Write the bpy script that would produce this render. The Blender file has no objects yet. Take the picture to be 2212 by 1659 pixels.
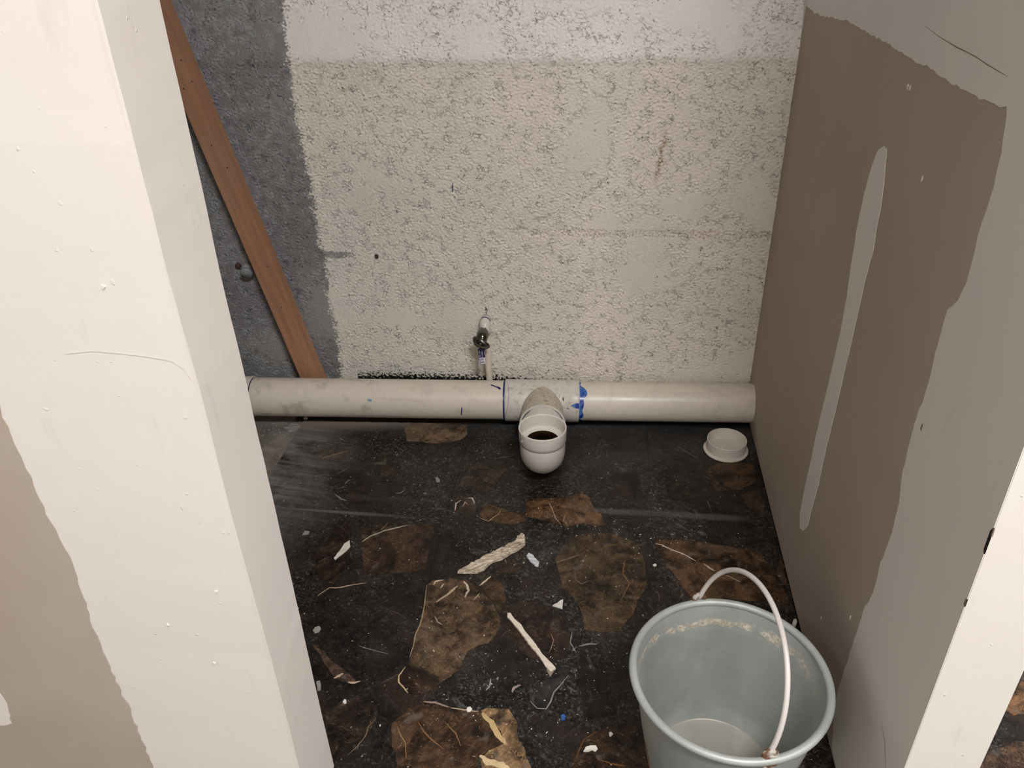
import bpy, bmesh, math, random
import numpy as np
from mathutils import Vector, Matrix
from mathutils.geometry import tessellate_polygon

S = bpy.context.scene
COL = S.collection
R = math.radians
random.seed(7)
rng = np.random.default_rng(11)

# ------------------------------------------------------------------ camera, light, exposure
def camera():
    pitch, yaw, roll = R(30.944), R(7.411), R(-1.65886)
    cy, sy = math.cos(yaw), math.sin(yaw)
    f = Vector((-sy * math.cos(pitch), cy * math.cos(pitch), -math.sin(pitch)))
    rt = Vector((cy, sy, 0)); up = rt.cross(f)
    c, s = math.cos(roll), math.sin(roll)
    r2, u2 = c * rt + s * up, -s * rt + c * up
    m = Matrix((r2, u2, -f)).transposed().to_4x4()
    m.translation = (-0.42, -2.011, 1.275)
    cd = bpy.data.cameras.new('camera'); cd.sensor_fit = 'HORIZONTAL'; cd.sensor_width = 36
    cd.lens = 36 * 1726.65 / 2212; cd.clip_start = 0.02
    o = bpy.data.objects.new('camera', cd); COL.objects.link(o); o.matrix_world = m
    S.camera = o
camera()

w = bpy.data.worlds.new('world'); S.world = w; w.use_nodes = True
w.node_tree.nodes['Background'].inputs[0].default_value = (1, 0.97, 0.94, 1)
w.node_tree.nodes['Background'].inputs[1].default_value = 0.02

def area(name, loc, sx, sy, power, color, rot=(0, 0, 0)):
    l = bpy.data.lights.new(name, 'AREA'); l.shape = 'RECTANGLE'; l.size = sx; l.size_y = sy
    l.energy = power; l.color = color
    o = bpy.data.objects.new(name, l); COL.objects.link(o); o.location = loc; o.rotation_euler = rot
    return o
area('ceiling_lamp_light', (0.20, -2.75, 2.88), 0.6, 0.25, 78, (1.0, 0.985, 0.995))
area('jamb_fill_light', (1.9, -2.3, 2.88), 0.6, 0.25, 38, (1.0, 0.985, 0.995))  # unseen fill lamp, added to brighten the left jamb
area('right_wall_fill_light', (-1.6, -3.5, 2.88), 0.6, 0.25, 18, (1.0, 0.985, 0.995))  # unseen fill lamp, added to brighten the right partition's inner face

cy_ = S.cycles
cy_.use_light_tree = False; cy_.max_bounces = 4; cy_.diffuse_bounces = 4; cy_.glossy_bounces = 3; cy_.transmission_bounces = 1; cy_.caustics_reflective = False; cy_.caustics_refractive = False
vs = S.view_settings
vs.view_transform = 'Standard'; vs.look = 'None'; vs.exposure = 0.06; vs.gamma = 1.0; vs.use_curve_mapping = False

# ------------------------------------------------------------------ traced plan data (metres)
STONES = [([(-0.9875,-0.1167),(-0.974,-0.1686),(-0.9501,-0.2312),(-0.9103,-0.2325),(-0.8678,-0.2359),(-0.8037,-0.2151),(-0.7878,-0.1843),(-0.8039,-0.1026)],(122,97,68)),([(-1.203,-0.313),(-1.1837,-0.2919),(-1.1409,-0.2687),(-1.099,-0.2895),(-1.0954,-0.3235),(-1.1144,-0.3461),(-1.1762,-0.3343)],(66,50,34)),([(-1.0202,-0.3111),(-0.9888,-0.2979),(-0.9595,-0.3019),(-0.9388,-0.3565),(-0.9526,-0.4172),(-0.9868,-0.4181),(-1.0151,-0.3586)],(46,33,21)),([(-1.0608,-0.4105),(-1.0378,-0.4126),(-1.0175,-0.4187),(-0.99,-0.4919),(-1.012,-0.5029),(-1.0341,-0.5011),(-1.0523,-0.46)],(48,34,25)),([(-0.7719,-0.3347),(-0.7683,-0.3785),(-0.7737,-0.4178),(-0.7334,-0.4445),(-0.6881,-0.4295),(-0.6715,-0.3745),(-0.6403,-0.3076),(-0.6475,-0.2873),(-0.7166,-0.3138)],(60,45,32)),([(-0.7682,-0.5091),(-0.7709,-0.468),(-0.7433,-0.4565),(-0.725,-0.4605),(-0.714,-0.5009),(-0.7138,-0.5323),(-0.7431,-0.5279)],(66,50,38)),([(-0.7046,-0.5177),(-0.6987,-0.4872),(-0.6809,-0.4821),(-0.6441,-0.4985),(-0.6078,-0.5164),(-0.5902,-0.5218),(-0.5939,-0.5408),(-0.6206,-0.5532),(-0.66,-0.5516),(-0.6934,-0.5392)],(94,66,32)),([(-0.5924,-0.4657),(-0.5683,-0.4509),(-0.4994,-0.4415),(-0.4598,-0.4216),(-0.4361,-0.4362),(-0.426,-0.4712),(-0.4062,-0.4992),(-0.399,-0.5325),(-0.4164,-0.5423),(-0.4497,-0.5335),(-0.4875,-0.5518),(-0.5213,-0.5413),(-0.5501,-0.5303),(-0.5914,-0.5219)],(108,76,42)),([(-0.3794,-0.3307),(-0.3195,-0.3139),(-0.3078,-0.379),(-0.3274,-0.4361),(-0.3845,-0.4336),(-0.3979,-0.377)],(50,36,27)),([(-0.2436,-0.3469),(-0.184,-0.3304),(-0.138,-0.3382),(-0.1227,-0.3823),(-0.1586,-0.4397),(-0.2417,-0.4235)],(40,29,20)),([(-0.1344,-0.2868),(-0.0948,-0.2592),(-0.0466,-0.2553),(-0.0146,-0.2649),(-0.0176,-0.3359),(-0.0592,-0.3733),(-0.1311,-0.3867),(-0.1294,-0.3452),(-0.1362,-0.3186)],(78,54,28)),([(-0.0661,-0.3923),(-0.0156,-0.3697),(-0.0121,-0.4361),(-0.0209,-0.4663),(-0.0494,-0.4515)],(70,52,36)),([(-0.9786,-0.6041),(-0.9583,-0.5907),(-0.9286,-0.573),(-0.8853,-0.5624),(-0.8542,-0.5733),(-0.807,-0.5709),(-0.8017,-0.597),(-0.7978,-0.6758),(-0.7939,-0.7202),(-0.8346,-0.7326),(-0.8858,-0.7401),(-0.9333,-0.7414),(-0.9533,-0.6818),(-0.9565,-0.6587),(-0.9685,-0.6359)],(68,46,27)),([(-1.0622,-0.7067),(-1.0571,-0.6754),(-1.0456,-0.6345),(-1.0508,-0.5818),(-1.0149,-0.5701),(-0.9928,-0.6218),(-0.9868,-0.6614),(-0.981,-0.7071),(-0.9764,-0.7583),(-0.9897,-0.7836),(-1.0259,-0.7699)],(52,36,25)),([(-0.7832,-0.7665),(-0.7725,-0.7528),(-0.7329,-0.7422),(-0.6982,-0.7448),(-0.6724,-0.7648),(-0.6511,-0.7848),(-0.6325,-0.8032),(-0.6212,-0.8283),(-0.6099,-0.8478),(-0.6077,-0.8725),(-0.614,-0.8975),(-0.6257,-0.9152),(-0.6479,-0.9244),(-0.6646,-0.9376),(-0.67,-0.961),(-0.6731,-0.9858),(-0.6857,-1.0023),(-0.7038,-1.0169),(-0.733,-0.9937),(-0.775,-0.9832),(-0.7761,-0.9618),(-0.7763,-0.9316),(-0.7765,-0.9004),(-0.7735,-0.8741),(-0.7743,-0.8423),(-0.7796,-0.8032)],(100,77,50)),([(-0.776,-0.9867),(-0.7341,-0.9971),(-0.7051,-1.0192),(-0.7195,-1.0374),(-0.7368,-1.0485),(-0.7602,-1.0476),(-0.7809,-1.0285),(-0.7858,-1.0118)],(58,40,26)),([(-0.6678,-0.7616),(-0.6556,-0.7395),(-0.6441,-0.7257),(-0.6244,-0.7424),(-0.6102,-0.7743),(-0.601,-0.8003),(-0.5882,-0.8253),(-0.6063,-0.8373),(-0.617,-0.8305),(-0.6282,-0.8055),(-0.6493,-0.7833)],(84,62,38)),([(-0.6521,-0.7207),(-0.6402,-0.7007),(-0.611,-0.6819),(-0.5807,-0.6895),(-0.5868,-0.7105),(-0.6119,-0.7185)],(60,42,32)),([(-0.51,-0.658),(-0.4951,-0.7095),(-0.4877,-0.7468),(-0.4569,-0.7819),(-0.4419,-0.8145),(-0.4353,-0.8615),(-0.3994,-0.8655),(-0.362,-0.8596),(-0.3506,-0.8352),(-0.3351,-0.8099),(-0.3259,-0.774),(-0.3095,-0.7431),(-0.303,-0.7233),(-0.3074,-0.6667),(-0.3133,-0.6132),(-0.334,-0.5854),(-0.3812,-0.5655),(-0.4267,-0.5646),(-0.4791,-0.5853)],(82,62,37)),([(-0.5991,-0.8159),(-0.568,-0.7934),(-0.5077,-0.805),(-0.4722,-0.8275),(-0.4632,-0.8882),(-0.4661,-0.9362),(-0.5061,-0.9512),(-0.5434,-0.9423),(-0.5809,-0.9051),(-0.5999,-0.8582)],(54,38,28)),([(-0.2834,-0.5967),(-0.2763,-0.5772),(-0.2444,-0.576),(-0.181,-0.5752),(-0.1295,-0.5832),(-0.0993,-0.5914),(-0.0629,-0.5897),(-0.0448,-0.6064),(-0.0345,-0.6381),(-0.0293,-0.675),(-0.0153,-0.7029),(-0.01,-0.7334),(-0.0101,-0.7506),(-0.0614,-0.7513),(-0.109,-0.7503),(-0.1768,-0.7565),(-0.2132,-0.7532),(-0.2254,-0.7328),(-0.2418,-0.694),(-0.2591,-0.6595),(-0.2729,-0.6235)],(84,59,33)),([(-0.0219,-0.6658),(-0.0028,-0.6102),(-0.0032,-0.6426),(-0.0038,-0.7087),(-0.0122,-0.6957)],(84,64,46)),([(-0.9034,-1.1089),(-0.8809,-1.0725),(-0.8302,-1.0615),(-0.8097,-1.085),(-0.8063,-1.1142),(-0.8159,-1.1456),(-0.8273,-1.1652),(-0.8443,-1.193),(-0.8646,-1.187),(-0.8819,-1.1595)],(54,41,31)),([(-0.9836,-0.9509),(-0.9584,-0.9743),(-0.9344,-1.0016),(-0.9111,-1.028),(-0.89,-1.0367),(-0.8629,-1.0352),(-0.8846,-1.0146),(-0.9073,-1.0013),(-0.9338,-0.9857),(-0.964,-0.9515)],(84,64,50)),([(-0.7706,-1.1394),(-0.7762,-1.1133),(-0.7661,-1.0977),(-0.7544,-1.0807),(-0.7366,-1.074),(-0.7307,-1.0602),(-0.711,-1.0614),(-0.6822,-1.0697),(-0.6452,-1.0722),(-0.6198,-1.0737),(-0.5927,-1.0955),(-0.5769,-1.113),(-0.5661,-1.1324),(-0.5949,-1.1516),(-0.6072,-1.1689),(-0.5933,-1.2189),(-0.7421,-1.2378),(-0.7459,-1.1957),(-0.7544,-1.1744),(-0.7657,-1.1592)],(76,53,31)),([(-0.6183,-1.0726),(-0.6079,-1.0666),(-0.5661,-1.0626),(-0.556,-1.0755),(-0.5491,-1.0913),(-0.5472,-1.1092),(-0.541,-1.1272),(-0.529,-1.1398),(-0.5248,-1.1573),(-0.5159,-1.1748),(-0.5092,-1.2122),(-0.5906,-1.2211),(-0.6054,-1.1696),(-0.5932,-1.1523),(-0.5644,-1.1332),(-0.5762,-1.112),(-0.5912,-1.0944)],(142,110,68)),([(-0.5332,-1.0197),(-0.5194,-1.0068),(-0.5031,-0.9893),(-0.4918,-0.961),(-0.4605,-0.9569),(-0.4623,-0.9897),(-0.4785,-1.0124),(-0.4858,-1.0337),(-0.4962,-1.0559),(-0.5132,-1.0585),(-0.5283,-1.0439)],(50,50,50)),([(-0.4446,-1.1333),(-0.4274,-1.1162),(-0.4034,-1.0953),(-0.3855,-1.0822),(-0.3291,-1.0748),(-0.3151,-1.1043),(-0.3135,-1.1566),(-0.3224,-1.1937),(-0.4488,-1.207),(-0.4477,-1.1532)],(60,41,24)),([(-0.4426,-0.9122),(-0.398,-0.9422),(-0.3813,-0.9927),(-0.369,-1.0506),(-0.4272,-1.0776),(-0.4459,-1.0009)],(38,29,23)),([(0.3275,-0.9757),(0.3842,-0.9115),(0.4197,-0.9144),(0.3891,-0.9796),(0.3393,-0.9902)],(120,84,46)),([(0.2591,-1.0734),(0.3281,-1.0417),(0.3676,-1.0557),(0.3389,-1.1265),(0.2219,-1.1413)],(84,62,44))]
VEINS = [(12,0.0058,[(-0.9636,-0.6451),(-0.9491,-0.6245),(-0.9211,-0.6024),(-0.8887,-0.5864),(-0.8691,-0.578)],(205,190,165)),(12,0.00259,[(-0.9304,-0.6016),(-0.923,-0.586),(-0.9196,-0.5722)],(160,140,110)),(-1,0.00428,[(-1.0134,-0.8203),(-0.9945,-0.7952),(-0.9761,-0.7936),(-0.9479,-0.7827),(-0.9182,-0.773)],(205,180,150)),(20,0.00515,[(-0.2811,-0.5918),(-0.2665,-0.5952),(-0.2462,-0.6089),(-0.2209,-0.6204),(-0.2062,-0.6311),(-0.1936,-0.6405)],(215,195,170)),(20,0.00511,[(-0.1769,-0.6478),(-0.1659,-0.66),(-0.1547,-0.6691)],(205,185,160)),(20,0.00381,[(-0.1318,-0.6799),(-0.1188,-0.6872),(-0.1024,-0.6983)],(185,165,140)),(6,0.00326,[(-0.7006,-0.5364),(-0.6774,-0.548),(-0.6672,-0.5318),(-0.6573,-0.5206),(-0.6525,-0.5045)],(190,165,120)),(7,0.00394,[(-0.5399,-0.4576),(-0.5258,-0.4938),(-0.5183,-0.5208),(-0.5023,-0.5447)],(165,145,120)),(7,0.00326,[(-0.4934,-0.5066),(-0.4976,-0.5292),(-0.4867,-0.5467)],(160,140,115)),(7,0.00326,[(-0.4736,-0.498),(-0.4592,-0.5174),(-0.4476,-0.5316)],(150,125,95)),(14,0.00632,[(-0.7687,-0.7665),(-0.7648,-0.755),(-0.7493,-0.7493)],(225,205,180)),(14,0.00505,[(-0.7516,-0.7747),(-0.7451,-0.7602)],(220,200,175)),(14,0.00753,[(-0.7528,-0.8155),(-0.7337,-0.7936),(-0.7219,-0.7748),(-0.7145,-0.7645)],(215,190,160)),(14,0.0076,[(-0.7036,-0.7495),(-0.6932,-0.7625),(-0.689,-0.776),(-0.6937,-0.7967)],(230,212,185)),(14,0.00377,[(-0.6726,-0.8029),(-0.6637,-0.7819)],(200,175,140)),(14,0.00374,[(-0.7478,-0.8553),(-0.7391,-0.8697),(-0.728,-0.8762)],(190,180,170)),(14,0.00316,[(-0.7836,-0.7693),(-0.7768,-0.8163),(-0.7732,-0.8615),(-0.7741,-0.8804),(-0.7774,-0.9053),(-0.7755,-0.9351),(-0.7765,-0.9642)],(190,165,130)),(15,0.0039,[(-0.7794,-0.9881),(-0.7872,-1.0097),(-0.7846,-1.0246),(-0.7696,-1.038),(-0.7611,-1.0477)],(215,190,150)),(16,0.00632,[(-0.666,-0.7601),(-0.6552,-0.7423),(-0.6458,-0.7287)],(225,205,180)),(1,0.00401,[(-1.1643,-0.3312),(-1.1379,-0.312),(-1.1035,-0.292)],(170,145,100)),(-1,0.00211,[(-1.1626,-0.4424),(-1.1083,-0.4834),(-1.049,-0.5347)],(95,92,88)),(-1,0.00216,[(-0.2702,-0.1391),(-0.2471,-0.1621),(-0.2208,-0.1888)],(95,92,88)),(-1,0.00268,[(-0.2052,-0.1985),(-0.1823,-0.2246),(-0.1563,-0.2497)],(125,122,118)),(-1,0.00264,[(-0.1594,-0.3704),(-0.1513,-0.4086),(-0.1422,-0.4663)],(120,116,110)),(25,0.01671,[(-0.6143,-1.0762),(-0.5962,-1.0949),(-0.5805,-1.1171),(-0.5634,-1.134)],(215,185,135)),(25,0.01754,[(-0.6058,-1.1616),(-0.5895,-1.1724),(-0.5646,-1.1778),(-0.5521,-1.1809)],(225,200,155)),(26,0.0036,[(-0.5292,-1.043),(-0.515,-1.0577),(-0.4979,-1.057),(-0.4906,-1.0393),(-0.4868,-1.0194),(-0.4756,-1.0027),(-0.462,-0.979)],(160,158,152)),(-1,0.00723,[(-0.565,-1.0269),(-0.5612,-1.014),(-0.5502,-1.0087)],(170,155,145)),(-1,0.00485,[(-0.6094,-0.9994),(-0.6088,-1.0164),(-0.6144,-1.0274)],(160,155,150)),(22,0.00262,[(-0.8066,-1.1065),(-0.8164,-1.1249),(-0.8164,-1.1438),(-0.8266,-1.1679),(-0.8377,-1.1844)],(130,112,88)),(23,0.00727,[(-0.9111,-1.028),(-0.9031,-1.0207),(-0.8963,-1.0157)],(205,180,155)),(23,0.00605,[(-0.8817,-1.0338),(-0.8686,-1.0347),(-0.8591,-1.0295)],(210,190,160)),(5,0.00523,[(-0.7647,-0.5158),(-0.7674,-0.4876),(-0.7569,-0.4741)],(225,200,180)),(5,0.00525,[(-0.7407,-0.4654),(-0.7305,-0.4627),(-0.7202,-0.4836)],(225,200,180)),(5,0.00393,[(-0.748,-0.4985),(-0.7455,-0.4786),(-0.738,-0.4887)],(210,180,160)),(-1,0.00533,[(-0.7146,-0.328),(-0.6788,-0.3169),(-0.6443,-0.2934)],(170,155,130)),(-1,0.00401,[(-0.6966,-0.2955),(-0.6766,-0.2855),(-0.6487,-0.2769)],(125,112,95)),(-1,0.00461,[(-1.0811,-0.4774),(-1.0602,-0.4941),(-1.0428,-0.5)],(165,155,145)),(-1,0.00396,[(-1.0685,-0.4346),(-1.0646,-0.4187),(-1.0529,-0.4118)],(150,140,132)),(-1,0.00396,[(-1.0796,-0.4547),(-1.0705,-0.4482),(-1.0615,-0.4455)],(130,122,116)),(-1,0.00398,[(-1.1695,-0.4076),(-1.1468,-0.4037),(-1.1254,-0.4)],(110,106,100)),(-1,0.00398,[(-1.102,-0.3941),(-1.0909,-0.3811),(-1.0796,-0.368)],(115,110,104)),(-1,0.00395,[(-0.9272,-0.4608),(-0.9147,-0.4579),(-0.9098,-0.4481)],(150,145,138)),(24,0.00359,[(-0.682,-1.0707),(-0.6599,-1.0726),(-0.6423,-1.0739),(-0.6214,-1.0749)],(190,165,140)),(24,0.006,[(-0.7275,-1.063),(-0.7054,-1.0629),(-0.6731,-1.0719)],(165,145,130)),(24,0.00296,[(-0.7643,-1.1198),(-0.7531,-1.1377),(-0.7415,-1.1514),(-0.7329,-1.1812)],(150,118,80)),(24,0.00297,[(-0.7285,-1.1067),(-0.7144,-1.1245),(-0.6989,-1.138),(-0.67,-1.1572)],(140,105,65)),(24,0.00297,[(-0.6805,-1.1021),(-0.6553,-1.1235),(-0.6428,-1.1472)],(140,110,72)),(-1,0.00295,[(-0.8836,-0.9463),(-0.8599,-0.9523),(-0.8217,-0.9604)],(130,128,124)),(18,0.00639,[(-0.5068,-0.6741),(-0.4815,-0.6599),(-0.4559,-0.6456)],(125,110,92)),(18,0.00509,[(-0.4621,-0.6936),(-0.4597,-0.722),(-0.446,-0.7347),(-0.4303,-0.7236)],(110,98,84)),(18,0.00514,[(-0.4144,-0.6267),(-0.3935,-0.6094),(-0.3617,-0.6004)],(110,84,46)),(18,0.00384,[(-0.3514,-0.6514),(-0.3568,-0.6957),(-0.3419,-0.7226),(-0.3619,-0.7786)],(125,95,55)),(-1,0.0031,[(-0.4594,-0.8711),(-0.4618,-0.8976),(-0.4486,-0.922)],(160,150,140)),(-1,0.00615,[(-0.4447,-0.9054),(-0.4265,-0.899),(-0.4081,-0.8961)],(150,142,136)),(-1,0.00244,[(-0.4512,-0.9627),(-0.4447,-0.9881),(-0.4433,-1.0194)],(125,112,100)),(-1,0.00365,[(-0.4243,-0.9645),(-0.4043,-0.9842),(-0.3967,-1.015)],(95,84,72)),(19,0.00309,[(-0.5022,-0.8799),(-0.4954,-0.8972),(-0.5023,-0.9293)],(150,120,90)),(27,0.0035,[(-0.439,-1.1506),(-0.4275,-1.1153),(-0.4034,-1.0943)],(110,74,36)),(27,0.0035,[(-0.4022,-1.1488),(-0.3782,-1.1552),(-0.3545,-1.158)],(125,80,36))]
CHIPS = {'splinter':[(-0.7218,-0.7283),(-0.7119,-0.7129),(-0.7008,-0.7032),(-0.6846,-0.6854),(-0.6658,-0.6687),(-0.6518,-0.6537),(-0.6272,-0.6361),(-0.6119,-0.6191),(-0.5998,-0.6102),(-0.6014,-0.5959),(-0.5914,-0.587),(-0.583,-0.5943),(-0.5801,-0.6226),(-0.5931,-0.6424),(-0.6117,-0.6578),(-0.6265,-0.6758),(-0.6463,-0.6865),(-0.6553,-0.6976),(-0.6636,-0.713),(-0.6786,-0.7245)],'plastic':[(-0.5742,-0.6606),(-0.5709,-0.6512),(-0.5586,-0.6577),(-0.5431,-0.6773),(-0.544,-0.6921),(-0.5514,-0.6899),(-0.5642,-0.6762)],'sliver':[(-0.597,-0.8338),(-0.5901,-0.8345),(-0.5805,-0.8501),(-0.5646,-0.8636),(-0.5552,-0.8799),(-0.5361,-0.9022),(-0.5147,-0.935),(-0.5067,-0.9434),(-0.486,-0.966),(-0.4952,-0.9756),(-0.507,-0.9624),(-0.5207,-0.9402),(-0.5424,-0.9145),(-0.5667,-0.8798),(-0.5844,-0.858),(-0.5956,-0.8452)],'triangle':[(-0.5048,-0.8047),(-0.4955,-0.796),(-0.4825,-0.7843),(-0.4828,-0.8118),(-0.4927,-0.8088)],'flake':[(-0.9934,-0.6429),(-0.9859,-0.6644),(-0.9911,-0.6805),(-1.0005,-0.6967),(-1.0082,-0.711),(-1.0117,-0.7068),(-1.0074,-0.685),(-1.0023,-0.658)],'crescent':[(-0.4266,-1.1378),(-0.4229,-1.1294),(-0.4141,-1.1258),(-0.4044,-1.124),(-0.4018,-1.13),(-0.4057,-1.1358),(-0.4122,-1.1329),(-0.4185,-1.138)],'chip':[(-0.3828,-1.0951),(-0.3779,-1.0937),(-0.3746,-1.0981),(-0.3786,-1.1031),(-0.3819,-1.1034)],'greyflake':[(-1.1125,-0.6354),(-1.1108,-0.6205),(-1.0991,-0.6211),(-1.0981,-0.6309)],'roundflake':[(-0.9909,-0.9178),(-0.9899,-0.909),(-0.9815,-0.9045),(-0.976,-0.909),(-0.9767,-0.9189),(-0.9841,-0.9233)],'blue':[(-0.4706,-1.0702),(-0.4648,-1.0667),(-0.4612,-1.0702),(-0.4617,-1.0771),(-0.4683,-1.0796)],'dot1':[(-0.8785,-1.0805),(-0.8768,-1.0742),(-0.8722,-1.0748),(-0.8704,-1.0807),(-0.8741,-1.0831)],'dot2':[(-0.6449,-1.0741),(-0.6431,-1.069),(-0.6381,-1.0675),(-0.6341,-1.0711),(-0.6367,-1.0763),(-0.6417,-1.0778)],'dot3':[(-0.2899,-0.6637),(-0.2847,-0.6589),(-0.2807,-0.6614),(-0.2819,-0.6659),(-0.2881,-0.6679)],'walllump':[(-0.0151,-0.8105),(-0.0105,-0.8002),(-0.0047,-0.7984),(-0.0042,-0.8058),(-0.0088,-0.816),(-0.0144,-0.8165)],'jamblump':[(-0.9417,-1.0417),(-0.9353,-1.0389),(-0.9299,-1.0469),(-0.9283,-1.0573),(-0.9338,-1.06)],'cornerflake':[(-1.3255,-0.1889),(-1.3107,-0.1685),(-1.2934,-0.1623),(-1.2759,-0.1802),(-1.2828,-0.1998),(-1.3053,-0.2063)],'whitebit':[(-1.2824,-0.1419),(-1.2772,-0.1365),(-1.2673,-0.1407),(-1.2689,-0.1482),(-1.2771,-0.1488)],'palechip':[(-0.8392,-0.3922),(-0.8351,-0.388),(-0.8248,-0.3969),(-0.8238,-0.4085),(-0.8322,-0.4092)],'tape':[(-0.5051,-0.9645),(-0.4983,-0.9583),(-0.4894,-0.9696),(-0.4954,-0.9854),(-0.5003,-0.9804)]}
RTAN = [(0.0745,1.1278),(0.0029,1.0667),(-0.0945,1.0623),(-0.2019,1.0672),(-0.3717,1.0785),(-0.4694,1.0783),(-0.5918,1.0774),(-0.6908,1.0758),(-0.7881,1.0736),(-0.8432,1.0757),(-0.9024,1.0703),(-0.9437,1.0705),(-0.9768,1.07),(-1.0303,1.0721),(-1.0725,1.0761),(-1.0787,1.0707),(-1.0933,1.0334),(-1.0956,0.9988),(-1.0948,0.9564),(-1.0942,0.9231),(-1.0967,0.8841),(-1.0895,0.857),(-1.0674,0.8355),(-1.0703,0.7907),(-1.0747,0.7323),(-1.0694,0.679),(-1.0684,0.6217),(-1.0743,0.5746),(-1.0863,0.5473),(-1.0899,0.4955),(-1.084,0.4322),(-1.0864,0.3734),(-1.0755,0.3327),(-1.0678,0.2626),(-1.0667,0.2181),(-1.0646,0.165),(-1.061,0.1197),(-1.0696,0.0703),(-1.0931,0.0277),(-1.1104,0.0016)]
RSTREAK = [(-0.7102,0.9423),(-0.7259,0.9414),(-0.7482,0.8924),(-0.7562,0.8585),(-0.7561,0.8211),(-0.764,0.7934),(-0.7581,0.7435),(-0.7563,0.6932),(-0.7567,0.6418),(-0.7534,0.5679),(-0.7522,0.4909),(-0.7457,0.4158),(-0.7458,0.3523),(-0.7455,0.2969),(-0.7374,0.2327),(-0.7358,0.2016),(-0.7156,0.1694),(-0.6917,0.1571),(-0.6735,0.1789),(-0.6695,0.2365),(-0.674,0.3099),(-0.6727,0.3759),(-0.6793,0.4546),(-0.6852,0.5384),(-0.6886,0.6066),(-0.6843,0.6768),(-0.6706,0.7398),(-0.6622,0.7947),(-0.6635,0.8509),(-0.6718,0.8992),(-0.6868,0.929)]
RCRACK = [(-0.773,1.1202),(-0.8324,1.1147),(-0.9016,1.1113),(-0.9623,1.11),(-1.0188,1.1063),(-1.0569,1.1047)]
RCRACK2 = [(-1.2231,0.2529),(-1.2468,0.2464),(-1.2714,0.2201)]
RDOTS = [(-0.9141,0.1345),(-1.0323,0.2619),(-0.7583,1.0389),(-0.7674,1.0381),(-0.8908,0.9456),(-0.688,0.5716)]
RMARKS = [(-0.0088,0.8614),(-1.0905,0.6762),(-1.312,0.6911)]
LTAN = [(-1.1816,0.9534),(-1.1101,0.8669),(-1.1032,0.8102),(-1.1049,0.7817),(-1.1061,0.757),(-1.1042,0.7256),(-1.1019,0.7072),(-1.1013,0.6719),(-1.1015,0.6253),(-1.098,0.5987),(-1.0945,0.5675),(-1.0964,0.518),(-1.0981,0.4923),(-1.103,0.4387),(-1.1044,0.3969),(-1.1029,0.3538),(-1.1036,0.3035),(-1.1002,0.2727),(-1.1016,0.2296),(-1.1007,0.1795),(-1.1019,0.1161),(-1.107,-0.0531)]
LPATCH = [(-1.3459,0.2848),(-1.3056,0.2812),(-1.3025,0.2635),(-1.3009,0.2475),(-1.3119,0.2019),(-1.3278,0.193),(-1.3582,0.1958)]
LRIDGE = [(-0.9998,0.8688),(-0.966,0.8735),(-0.9346,0.8718),(-0.9037,0.869),(-0.8785,0.8649),(-0.8676,0.8562),(-0.8608,0.8409)]
WALL = {'rust0':(-0.288,0.7916),'rust1':(-0.3006,0.666),'line0':(-0.7021,0.5272),'line1':(-0.0145,0.5343),'hole':(-1.0482,0.4517),'blue0':(-0.8223,0.6608),'blue1':(-0.8224,0.64),'specks':(-1.0327,0.5644),'p1':(-0.9991,0.2616),'p2':(-1.06,0.6023),'p3':(-1.1357,1.0135),'p4':(-0.2421,1.0532),'p5':(-0.2247,0.6071),'p6':(-0.4219,0.5611),'p7':(-0.3422,0.4071),'p8':(-0.032,0.1476),'notch0':(-1.2105,0.4523),'notch1':(-1.117,0.4584),'stub':(-1.4278,0.4086),'tap':(-0.7504,0.2651),'band':(-0.6658,0.9559),'plug':(-1.452,0.4179)}
EDGE = [(-1.1984,1.1536),(-1.2056,1.0952),(-1.2107,1.0348),(-1.2084,0.9617),(-1.2133,0.8857),(-1.2151,0.8181),(-1.2103,0.7361),(-1.2039,0.6756),(-1.2026,0.5876),(-1.2032,0.4824),(-1.1931,0.4622),(-1.1932,0.4348),(-1.202,0.3574),(-1.1997,0.2701),(-1.1916,0.2102),(-1.2005,0.1164),(-1.2034,0.0649),(-1.2092,0.0021)]

# ------------------------------------------------------------------ helpers
def lin(c):
    return tuple(((v / 255) / 12.92 if v / 255 <= 0.04045 else ((v / 255 + 0.055) / 1.055) ** 2.4) for v in c[:3])

def tag(o, label=None, cat=None, group=None, kind=None):
    if label: o['label'] = label
    if cat: o['category'] = cat
    if group: o['group'] = group
    if kind: o['kind'] = kind
    return o

def link(name, me, mat=None, parent=None, smooth=False):
    o = bpy.data.objects.new(name, me); COL.objects.link(o)
    if mat and not me.materials: me.materials.append(mat)
    if parent: o.parent = parent
    if smooth:
        me.polygons.foreach_set('use_smooth', [True] * len(me.polygons))
    return o

def empty(name, loc=(0, 0, 0)):
    o = bpy.data.objects.new(name, None); COL.objects.link(o); o.location = loc; o.empty_display_size = 0.05
    return o

def place(o, parent):
    """parent a mesh whose vertices are in world space to an empty that is not at the origin"""
    o.parent = parent
    o.matrix_parent_inverse = Matrix.Translation(-Vector(parent.location))
    return o

def mesh(name, verts, faces, mat=None, parent=None, smooth=False):
    me = bpy.data.meshes.new(name); me.from_pydata([tuple(v) for v in verts], [], faces); me.update()
    o = link(name, me, mat, None, smooth)
    if parent: place(o, parent)
    return o

def bmo(name, bm, mat=None, parent=None, smooth=False):
    bmesh.ops.recalc_face_normals(bm, faces=bm.faces)
    me = bpy.data.meshes.new(name); bm.to_mesh(me); bm.free()
    o = link(name, me, mat, None, smooth)
    if parent: place(o, parent)
    return o

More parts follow.
